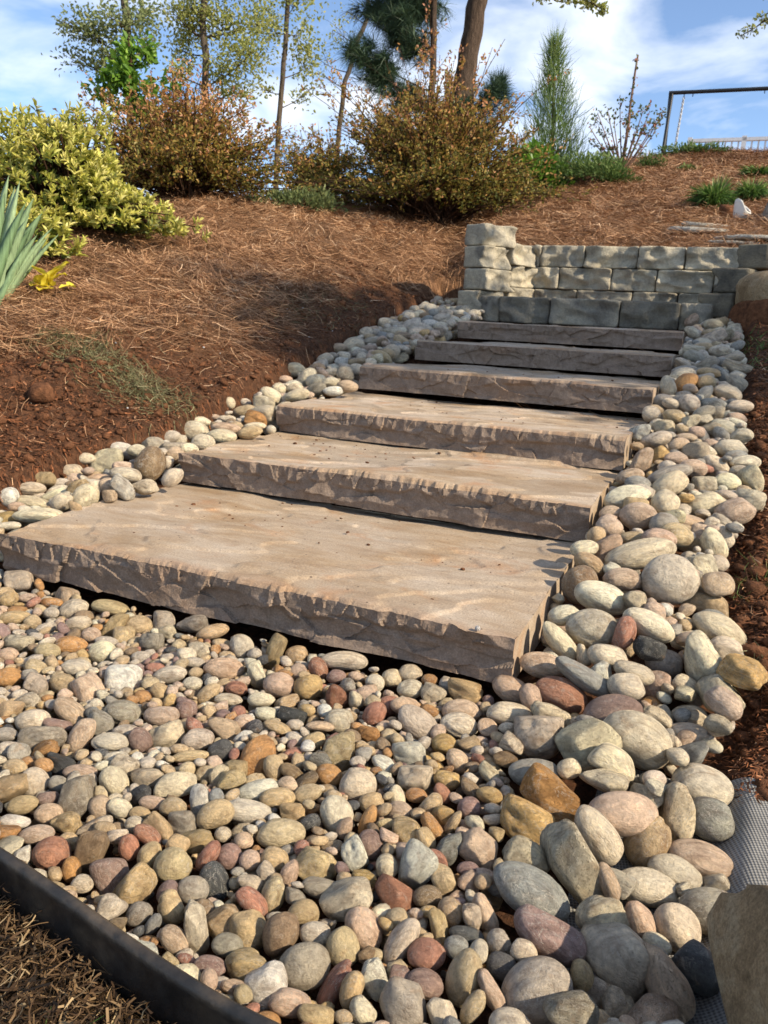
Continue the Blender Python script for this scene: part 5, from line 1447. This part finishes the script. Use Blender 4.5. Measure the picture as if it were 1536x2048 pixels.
# ------------------------------------------------------------------ swing frame and railing on the lawn beyond the crest
def metal(name, c, rough):
    t = NT(name); n1 = t.noise(t.n('ShaderNodeNewGeometry').outputs['Position'], 20, 3)
    return t.set(color=t.ramp(n1, [(0.3, tuple(x * .8 for x in c)), (0.7, c)]), rough=rough, spec=.4)
M_BLACK = metal('black_steel', (.016, .017, .018), .45)
M_CHAIN = metal('pale_chain_sleeve', (.62, .62, .60), .6)
M_WHITE = metal('white_railing', (.80, .80, .79), .5)
SD = 16.0
top_l = at_dist(1341, 186, SD)
sw = empty('swing_frame', (top_l[0], top_l[1], terrain(top_l[0], top_l[1])))
tag(sw, 'black tubular swing frame with one hanging pale chain on the crest', 'swing frame')
def part(root, name, fn, mat, smooth=True):
    a = Acc(); fn(a)
    me = a.mesh(name, mat, smooth)
    me.vertices.foreach_set('co', (np.concatenate(a.V) - np.array(root.location)).astype(np.float32).ravel()); me.update()
    return ob(name, me, root)
zg = terrain(top_l[0], top_l[1])
lf_ = at_dist(1327, 300, SD); dirl = (lf_ - top_l) / (lf_[2] - top_l[2])
footA = top_l + dirl * (zg - .1 - top_l[2]) + np.array([0, .35, 0]); footB = top_l + dirl * (zg - .1 - top_l[2]) * np.array([.55, .55, 1]) + np.array([0, -.35, 0])
part(sw, 'leg', lambda a: tube(a, [footA, top_l], [.028, .028], 8), M_BLACK)
part(sw, 'leg', lambda a: tube(a, [footB, top_l + [.03, 0, 0]], [.028, .028], 8), M_BLACK)
beam_e = top_l + (at_dist(1536, 174, SD) - top_l) * 1.35; beam_e[2] = top_l[2] + .005
beam_ = part(sw, 'beam', lambda a: tube(a, [top_l - (beam_e - top_l) * .012, beam_e], [.034, .034], 8), M_BLACK)
footC = beam_e * [1, 1, 0] + np.array([.12, .3, terrain(beam_e[0], beam_e[1]) - .1])
part(sw, 'leg', lambda a: tube(a, [footC, beam_e], [.028, .028], 8), M_BLACK)
part(sw, 'leg', lambda a: tube(a, [footC + [0, -.7, 0], beam_e], [.028, .028], 8), M_BLACK)
for bu in (1370, 1388, 1531):
    hk = top_l + (beam_e - top_l) * ((bu - 1341) / ((1536 - 1341) * 1.35))
    part(sw, 'hook', lambda a: tube(a, [hk, hk + [0, 0, -.075]], [.008, .008], 5), M_BLACK).parent = beam_
ch_t = top_l + (beam_e - top_l) * ((1370 - 1341) / ((1536 - 1341) * 1.35)) + np.array([0, 0, -.075])
ch_b = ch_t + np.array([-.07, 0, -1.35])
def chain(a):
    n = 34
    for k in range(n):
        c = ch_t + (ch_b - ch_t) * ((k + .5) / n)
        th = np.linspace(0, 2 * np.pi, 9); q = (k % 2) * math.pi / 2 + .6
        ring = c + np.stack([np.cos(th) * .017 * math.cos(q), np.cos(th) * .017 * math.sin(q), np.sin(th) * .028], 1)
        tube(a, ring, .008, 5)
part(sw, 'chain', chain, M_CHAIN)
part(sw, 'swing_seat', lambda a: box(a, ch_b + [.0, 0, -.05], (.06, .16, .06)), M_WHITE, False)
RD = 21.0
ra, rb = at_dist(1378, 297, RD), at_dist(1600, 288, RD)
rail = empty('railing', (ra[0], ra[1], terrain(ra[0], ra[1])))
tag(rail, 'white railing with slim balusters just showing over the crest', 'railing')
dr2 = rb - ra; dr2[2] = 0; Lr = np.linalg.norm(dr2); ur = dr2 / Lr; ztop = ra[2] + .16
RZ = np.array([[ur[0], -ur[1], 0], [ur[1], ur[0], 0], [0, 0, 1]])
part(rail, 'top_rail', lambda a: box(a, [(ra[0] + rb[0]) / 2, (ra[1] + rb[1]) / 2, ztop], (Lr / 2, .05, .035), RZ), M_WHITE, False)
part(rail, 'bottom_rail', lambda a: box(a, [(ra[0] + rb[0]) / 2, (ra[1] + rb[1]) / 2, ztop - .85], (Lr / 2, .03, .03), RZ), M_WHITE, False)
for k in range(int(Lr / .14)):
    c = ra + ur * (k * .14 + .07)
    part(rail, 'baluster', lambda a: box(a, [c[0], c[1], ztop - .44], (.020, .020, .40), RZ), M_WHITE, False)
for k in (0, .5, 1):
    c = ra + ur * Lr * k
    part(rail, 'post', lambda a: box(a, [c[0], c[1], ztop - .55], (.05, .05, .62), RZ), M_WHITE, False)

# ------------------------------------------------------------------ boulders, flat stones, shards
def rock(name, label, cat, pos, sz, rot, kind, seed, col, sub=4, group=None, mat=None):
    V_, F_ = stone_shape(kind, seed, sub)
    me = mesh_np(name, V_, [F_], mat or (MM if kind in 'ak' else MS), True)
    o = ob(name, me); o.location = pos; o.scale = sz; o.rotation_euler = rot; o.color = (*col, 1)
    return tag(o, label, cat, group)
def boulder_mat(name, a, b_, c_):
    t = NT(name); pos = t.n('ShaderNodeNewGeometry').outputs['Position']
    n1 = t.noise(pos, 14, 6, .7, .8); n2 = t.noise(pos, 110, 7, .78); n3 = t.noise(pos, 320, 3, .7)
    c = t.ramp(n1, [(0.3, a), (0.5, b_), (0.7, c_)])
    c = t.mix(1.0, c, t.ramp(n2, [(0.28, (.55, .53, .50)), (0.7, (1.22, 1.2, 1.15))]), 'MULTIPLY')
    c = t.mix(1.0, c, t.ramp(n3, [(0.3, .7), (0.7, 1.25)]), 'MULTIPLY')
    b = t.bump(n3, .6, .002); b = t.bump(n2, .8, .008, b)
    return t.set(color=c, rough=.88, spec=.2, normal=b)
M_BOULD = boulder_mat('brown_boulder', (.19, .13, .072), (.33, .24, .14), (.44, .36, .24))
M_BOULDG = boulder_mat('grey_boulder', (.16, .145, .13), (.30, .275, .24), (.42, .38, .32))
rock('boulder', 'large rough brown boulder at the edge of the ground cloth', 'boulder', tuple(CAM + ray(1725, 2110) * ((-.075 - CAM[2]) / ray(1725, 2110)[2])), (.105, .15, .085), (.15, .25, .3), 'a', 316, (.3, .22, .13), mat=M_BOULD)
pB = hit(1528, 620)
rock('boulder', 'tan rounded boulder perched on the red clay mound', 'boulder', at_dist(1545, 590, 5.1), (.19, .18, .125), (.1, .15, .4), 'r', 312, (.4, .32, .2), mat=M_BOULD)
pG = hit(1530, 440)
rock('boulder', 'grey boulder with pale top among green tufts on the upper bed', 'boulder', pG + np.array([.19, .12, .06]), (.22, .2, .17), (.1, 0, .4), 'r', 313, (.3, .28, .25), mat=M_BOULDG)
# red clay mound under the tan boulder
M_CLAY = NT('red_clay_lump'); ps_ = M_CLAY.n('ShaderNodeNewGeometry').outputs['Position']
nn1 = M_CLAY.noise(ps_, 30, 6, .7); nn2 = M_CLAY.noise(ps_, 140, 4, .7)
cc_ = M_CLAY.ramp(nn1, [(0.3, (.055, .027, .015)), (0.55, (.17, .075, .037)), (0.75, (.30, .138, .068))])
M_CLAY.set(color=cc_, rough=.95, spec=.1, normal=M_CLAY.bump(nn2, .9, .006, M_CLAY.bump(nn1, .9, .02)))
rock('clay_mound', 'heap of bare red clay under the tan boulder beside the block wall', 'soil heap', at_dist(1530, 672, 5.0), (.17, .2, .2), (0, 0, .3), 'k', 314, (.3, .1, .05), mat=M_CLAY.m)
def flagstone(u, v, w, d, th, seed, label, tilt):
    r = np.random.default_rng(seed); g = hit(u, v)
    n = 22; ang = np.linspace(0, 2 * np.pi, n, endpoint=False)
    rr = 1 + .16 * r.normal(size=n); rr = (rr + np.roll(rr, 1)) / 2
    a = Acc(); rings = []
    for (f, z) in ((.0, th), (.55, th * 1.02), (.93, th), (1.0, th * .7), (1.02, th * .35), (.96, 0.0), (0.0, 0.0)):
        rings.append(np.stack([np.cos(ang) * w * rr * f, np.sin(ang) * d * rr * f, np.full(n, z) + (r.normal(size=n) * th * .06 if 0 < f < 1 else 0)], 1))
    V_ = np.array(rings); k = len(rings)
    i = np.arange(k - 1)[:, None] * n; j = np.arange(n)[None, :]; j2 = (j + 1) % n
    F_ = np.stack([i + j, i + n + j, i + n + j2, i + j2], -1).reshape(-1, 4)
    o = ob('flagstone', mesh_np('flagstone', V_.reshape(-1, 3), [F_], M_FLAG, False)); o.location = g + np.array([0, 0, -.012]); o.rotation_euler = (tilt, .05, r.uniform(-.3, .3))
    return tag(o, label, 'flagstone', 'flat stones lying on the upper straw bed')
M_FLAG = boulder_mat('pale_flagstone', (.24, .225, .20), (.42, .40, .35), (.58, .55, .48))
flagstone(1395, 462, .21, .13, .035, 1, 'grey weathered flat stone lying alone on the straw above the block wall', .06)
flagstone(1412, 452, .17, .10, .03, 2, 'smaller grey flat stone behind the weathered flat one', .1)
flagstone(1515, 480, .24, .15, .03, 3, 'pale cream flat stone near the broken white pot', -.02)
flagstone(1480, 486, .18, .07, .02, 4, 'thin sliver of pale flat stone under the cream one', .03)
# broken white pot and red clay piece
wp = hit(1478, 440); wp[2] = terrain(wp[0], wp[1])
M_POT = metal('white_glazed_pot', (.72, .70, .64), .55)
th = np.linspace(-.2, 4.1, 26); zz = np.linspace(0, 1, 8)
TH, ZZ = np.meshgrid(th, zz, indexing='ij')
hgt = np.interp(th, [-.2, .3, .9, 1.6, 2.6, 3.3, 4.1], [.15, .165, .15, .07, .05, .10, .14])[:, None] * ZZ
shell = []
for ro in (.085, .072):
    rr = ro * (0.62 + .38 * np.sqrt(np.clip(ZZ, 0, 1)))
    shell.append(np.stack([np.cos(TH + 1.0) * rr, np.sin(TH + 1.0) * rr, hgt + (.012 if ro < .08 else 0) * (1 - ZZ)], -1))
nA = 26 * 8
Vp = np.concatenate([shell[0].reshape(-1, 3), shell[1].reshape(-1, 3)])
Fp = [grid_faces(26, 8), grid_faces(26, 8, nA, True)]
rim = np.array([[i * 8 + 7, (i + 1) * 8 + 7, nA + (i + 1) * 8 + 7, nA + i * 8 + 7] for i in range(25)])
e0 = np.array([[j, j + 1, nA + j + 1, nA + j] for j in range(7)]); e1 = np.array([[25 * 8 + j + 1, 25 * 8 + j, nA + 25 * 8 + j, nA + 25 * 8 + j + 1] for j in range(7)])
pot = ob('broken_pot', mesh_np('broken_pot', Vp, [np.concatenate(Fp + [rim, e0, e1])], M_POT, True)); pot.location = wp + np.array([0, 0, .005]); pot.rotation_euler = (.12, -.1, 2.6); pot.scale = (.85, .85, .85)
tag(pot, 'broken white pot with jagged rim standing by the green tufts', 'pot')
rock('clay_lump', 'dark red clay lump just behind the broken white pot', 'soil lump', wp + np.array([-.07, .13, .05]), (.10, .08, .085), (0, 0, .5), 'k', 321, (.3, .1, .05), sub=3, mat=M_CLAY.m)

for k, (u, v) in enumerate([(811, 1153), (840, 1160), (955, 1258)]):
    d = ray(u, v); p = CAM + d * (-CAM[2] / d[2])
    rock('stone_chip', ['tiny white chip lying on the bottom slab by a larger one', 'larger white chip lying on the bottom slab', 'pale round grain at the chipped front edge of the bottom slab'][k], 'stone chip', p + np.array([0, 0, .002]), (.006, .005, .004), (0, 0, k), 'k', 600 + k, (.75, .73, .7), sub=2, group='white chips on the bottom slab')
# ------------------------------------------------------------------ pine straw, mulch and thatch
M_STRAW = ramp_mat('pine_straw', [(0.0, (.09, .047, .024)), (0.4, (.30, .157, .078)), (0.75, (.53, .31, .16)), (1.0, (.72, .50, .31))], .6, .25)
def polar(n, r0, r1, a0, a1, p=1.0):
    r = r0 + (r1 - r0) * rng.random(n) ** p
    a = np.radians(a0 + (a1 - a0) * rng.random(n))
    return CAM[0] - np.sin(a) * r, CAM[1] + np.cos(a) * r
def lay(name, label, cat, x, y, L, W, rn, mat, lift, curl=.35, swirl=True, seg=4, swirl_scale=1.4, rise=0.0):
    n = len(x)
    th = (fbm(x * swirl_scale, y * swirl_scale, 3, 91) * 9 if swirl else 0) + rng.normal(size=n) * (.75 if swirl else 3)
    bend = rng.normal(size=n) * curl
    ts = np.linspace(-.5, .5, seg)
    ang = th[:, None] + bend[:, None] * ts[None, :] * 2
    px = x[:, None] + np.cumsum(np.cos(ang), 1) / seg * L[:, None]; py = y[:, None] + np.cumsum(np.sin(ang), 1) / seg * L[:, None]
    pz = terrain(px, py)
    pz = pz.mean(1, keepdims=True) * .6 + pz * .4
    tl = rng.normal(size=n) * .22 + rise
    pz = np.maximum(pz + (np.abs(rng.normal(size=n)) * lift)[:, None] + ts[None, :] * L[:, None] * tl[:, None], terrain(px, py) + .001)
    P = np.stack([px, py, pz], -1)
    side = norm(np.stack([-np.sin(th), np.cos(th), rng.normal(size=n) * .6], 1))
    a = Acc(); ribbons(a, P, W, side, np.clip(rn, 0, 1))
    o = ob(name, a.mesh(name, mat, True))
    return tag(o, label, cat, kind='stuff')
x, y = polar(300000, 2.0, 13.0, -4, 52, .9)
w, dk_, lw_ = zone(x, y)
nz = fbm(x * 2.2, y * 2.2, 3, 131)
keep = rng.random(len(x)) < w * (.75 + 1.3 * nz)
x, y = x[keep], y[keep]
dist = np.hypot(x - CAM[0], y - CAM[1])
lay('pine_straw', 'reddish brown pine straw mulch covering the bank', 'pine straw', x, y, rng.uniform(.09, .20, len(x)), .0013 + .00036 * dist,
    rng.normal(.47, .22, len(x)) + .5 * fbm(x * .9, y * .9, 3, 17), M_STRAW, .026)
# scattered loose straws and roots on the bare clay
x, y = polar(5200, 1.6, 6.5, -6, 50); w, d_, l_ = zone(x, y); dl_ = srf(y, XL) - x; dr_2 = x - srf(y, XR)
k_ = ((dl_ > .03) | ((dr_2 > .05) & (y > -.1))) & (w < .9) & (y > -.2) & (y < 4.2); x, y = x[k_], y[k_]
lay('loose_straw', 'loose straws and fine roots scattered on bare soil', 'straw', x, y, rng.uniform(.03, .13, len(x)), rng.uniform(.0012, .003, len(x)), rng.normal(.5, .28, len(x)), M_STRAW, .010, .8, False)
# dark bark shreds on the soil either side of the stones
M_SHRED = ramp_mat('bark_shred', [(0.0, (.030, .016, .010)), (0.45, (.13, .052, .024)), (0.8, (.28, .11, .048)), (1.0, (.38, .22, .13))], .9, .1)
x, y = polar(60000, .9, 6.0, -14, 52, .8); dl_ = srf(y, XL) - x; dr_2 = x - srf(y, XR); w, d_, l_ = zone(x, y)
k_ = (((dl_ > .02) & (y > -.1) & (w < .8) & (rng.random(len(x)) < .25 + .75 * d_)) | ((dr_2 > .03) & (y > .02))) & (y < 4.0); x, y = x[k_], y[k_]
lay('bark_shreds', 'dark red-brown bark shreds and crumbs on the soil', 'mulch', x, y, rng.uniform(.012, .045, len(x)), rng.uniform(.003, .009, len(x)), rng.normal(.42, .25, len(x)), M_SHRED, .006, .9, False, seg=3)
n = 34000
x = np.concatenate([rng.uniform(1.52, 2.05, n), rng.uniform(-1.25, -.15, n)]); y = np.concatenate([-.14 + 2.2 * rng.random(n) ** 1.3, .05 + 4.1 * rng.random(n) ** 1.4])
k_ = (x > srf(y, XR) - .01) | ((x < srf(y, XL) + .01) & (x < 0)); x, y = x[k_], y[k_]
lay('bark_fibres', 'fine rusty bark fibres matted on the soil by the cobbles', 'mulch', x, y, rng.uniform(.008, .030, len(x)), rng.uniform(.0010, .0034, len(x)), rng.normal(.5, .26, len(x)), M_SHRED, .006, .9, False, seg=3)
# clods of clay
def crumbs(name, label, cat, x, y, size, mat, kinds='ka', seed=3, sink=.3):
    r = np.random.default_rng(seed); VV, FF = [], []; n0 = 0
    lib = [stone_shape(k, 50 + j, 2) for k in kinds for j in range(4)]
    z = terrain(x, y)
    for i in range(len(x)):
        V_, F_ = lib[r.integers(len(lib))]
        A = np.array(Matrix.Rotation(r.uniform(0, 6.28), 3, 'Z') @ Matrix.Rotation(r.uniform(-.6, .6), 3, 'X'))
        s_ = size[i] * np.array([1, r.uniform(.6, 1), r.uniform(.4, .75)])
        VV.append((V_ * s_) @ A.T + [x[i], y[i], z[i] + s_[2] * (1 - 2 * sink)]); FF.append(F_ + n0); n0 += len(V_)
    o = ob(name, mesh_np(name, np.concatenate(VV), [np.concatenate(FF)], mat, True)); return tag(o, label, cat, kind='stuff')
x, y = polar(1500, 1.7, 4.4, 8, 52); dl_ = srf(y, XL) - x; w, d_, l_ = zone(x, y)
k_ = (dl_ > .04) & (w < .7) & (y > -.1) & (rng.random(len(x)) < .25 + .75 * sstep(1.9, 1.0, y)); x, y = x[k_], y[k_]
crumbs('clay_clods', 'crumbly red clay clods on the bare bank', 'soil', x, y, np.clip(np.abs(rng.normal(size=len(x))) ** 1.5 * .008 + .003, 0, .016), M_CLAY.m, kinds='aak')
x, y = polar(900, .9, 4.2, -14, 4); k_ = (x > srf(y, XR) + .05) & (y > .05); x, y = x[k_], y[k_]
crumbs('clay_crumbs', 'dark red soil crumbs beside the cobble border', 'soil', x, y, np.abs(rng.normal(size=len(x))) * .008 + .004, M_CLAY.m, seed=4)
n = 3800
x = np.concatenate([rng.uniform(1.52, 2.05, n), rng.uniform(-1.25, -.15, n)]); y = np.concatenate([-.14 + 2.2 * rng.random(n) ** 1.3, .05 + 4.1 * rng.random(n) ** 1.4])
k_ = (x > srf(y, XR) + .0) | ((x < srf(y, XL)) & (x < 0)); x, y = x[k_], y[k_]
crumbs('soil_crumbs', 'small rusty soil crumbs along the cobble borders', 'soil', x, y, np.abs(rng.normal(size=len(x))) ** 1.6 * .0045 + .002, M_CLAY.m, seed=14, sink=.2)
# specks of soil and grit left lying on the treads
xs_, ys_, zs2 = [], [], []
for i in range(6):
    y0, z0, x0 = SLABS[i]; n = 60 if i < 3 else 24
    dp = (SLABS[i + 1][0] - y0) if i < 5 else .5
    xs_.append(x0 + .02 + 1.18 * rng.random(n)); ys_.append(y0 + .02 + (dp - .05) * rng.random(n) ** .7); zs2.append(np.full(n, z0))
xs_, ys_, zs2 = map(np.concatenate, (xs_, ys_, zs2))
VV, FF = [], []; n0 = 0
lib_ = [stone_shape('k', 70 + j, 2) for j in range(3)]
for i in range(len(xs_)):
    V_, F_ = lib_[i % 3]; s_ = (abs(rng.normal()) * .0016 + .0008) * np.array([1.3, 1, .6])
    VV.append(V_ * s_ + [xs_[i], ys_[i], zs2[i] + .001]); FF.append(F_ + n0); n0 += len(V_)
tag(ob('soil_specks', mesh_np('soil_specks', np.concatenate(VV), [np.concatenate(FF)], M_CLAY.m, True)), 'tiny specks of soil lying on the slab treads', 'soil', kind='stuff')
# white grit
M_GRIT = metal('white_grit', (.74, .73, .70), .8)
x, y = polar(110, 1.2, 5.5, -10, 50); dl_ = srf(y, XL) - x; k_ = ((dl_ > .05) | (x > srf(y, XR) + .06)) & (y > .0) & (y < 3.5) & (zone(x, y)[0] < .8); x, y = x[k_], y[k_]
crumbs('white_grit', 'scattered white grit bits on the soil', 'grit', x, y, np.abs(rng.normal(size=len(x))) * .0035 + .0025, M_GRIT, seed=5, sink=.1)
# lawn thatch in front of the edging
M_THATCH = ramp_mat('dry_thatch', [(0.0, (.012, .008, .005)), (0.4, (.055, .030, .014)), (0.72, (.17, .105, .05)), (1.0, (.42, .31, .17))], .75, .2)
n = 15000
x = rng.uniform(.55, 1.5, n); y = np.interp(x, ex, ey) - .004 - .26 * rng.random(n) ** 1.0
lay('dry_thatch', 'dead brown lawn thatch in front of the black edging', 'dry grass', x, y, rng.uniform(.010, .040, n), rng.uniform(.0008, .0028, n), rng.normal(.42, .25, n), M_THATCH, .012, .7, False, rise=.05)
n = 110
x = np.concatenate([rng.normal(1.10, .035, 80), rng.uniform(.6, 1.4, 30)]); y = np.concatenate([rng.normal(-.865, .02, 80), np.interp(x[80:], ex, ey) - .03 - .2 * rng.random(30)])
lay('green_blades', 'few fresh green grass blades in the dead thatch', 'grass', x, y, rng.uniform(.02, .055, n), rng.uniform(.0012, .0028, n), rng.normal(.5, .25, n), M_GRASS, .012, .5, False, rise=.5)
# faded grass mats on the bank and wisps right of the stones
M_FADED = ramp_mat('faded_grass', [(0.0, (.07, .075, .028)), (0.5, (.17, .165, .075)), (1.0, (.36, .32, .18))], .7, .2, .2)
def mat_at(pts, n, spread, name, label, L, W, mat, rise):
    c = [hit(*p) for p in pts]
    X_ = np.concatenate([np.array([q[0] + rng.normal(size=n) * spread, q[1] + rng.normal(size=n) * spread]).T for q in c])
    dl_ = srf(X_[:, 1], XL) - X_[:, 0]; dr_2 = X_[:, 0] - srf(X_[:, 1], XR)
    X_ = X_[(dl_ > .02) | (dr_2 > .0)]
    k = len(X_)
    lay(name, label, 'grass', X_[:, 0], X_[:, 1], rng.uniform(*L, k), rng.uniform(*W, k), rng.normal(.5, .25, k), mat, .012, .8, False, rise=rise)
mat_at([(130, 690), (190, 720), (240, 755), (290, 780), (320, 800), (160, 680)], 420, .075, 'faded_grass', 'matted faded grey-green grass on the clay bank', (.03, .10), (.0012, .003), M_FADED, .25)
mat_at([(620, 630), (560, 600), (690, 610)], 160, .14, 'faded_grass', 'thin faded grass at the straw edge', (.03, .10), (.0016, .0035), M_FADED, .3)
mat_at([(1450, 1365), (1470, 1390), (1490, 1350)], 45, .022, 'grass_wisps', 'thin dry grass wisps by the cobble border', (.03, .08), (.0006, .0014), M_FADED, .5)
mat_at([(1505, 1190), (1525, 1170)], 40, .02, 'grass_wisps', 'thin green wisps on the red soil', (.03, .07), (.0006, .0014), M_GRASS, .6)
mat_at([(1515, 700), (1525, 730), (1500, 690)], 40, .07, 'grass_wisps', 'green weeds by the red clay heap', (.05, .12), (.002, .005), M_GRASS, .6)
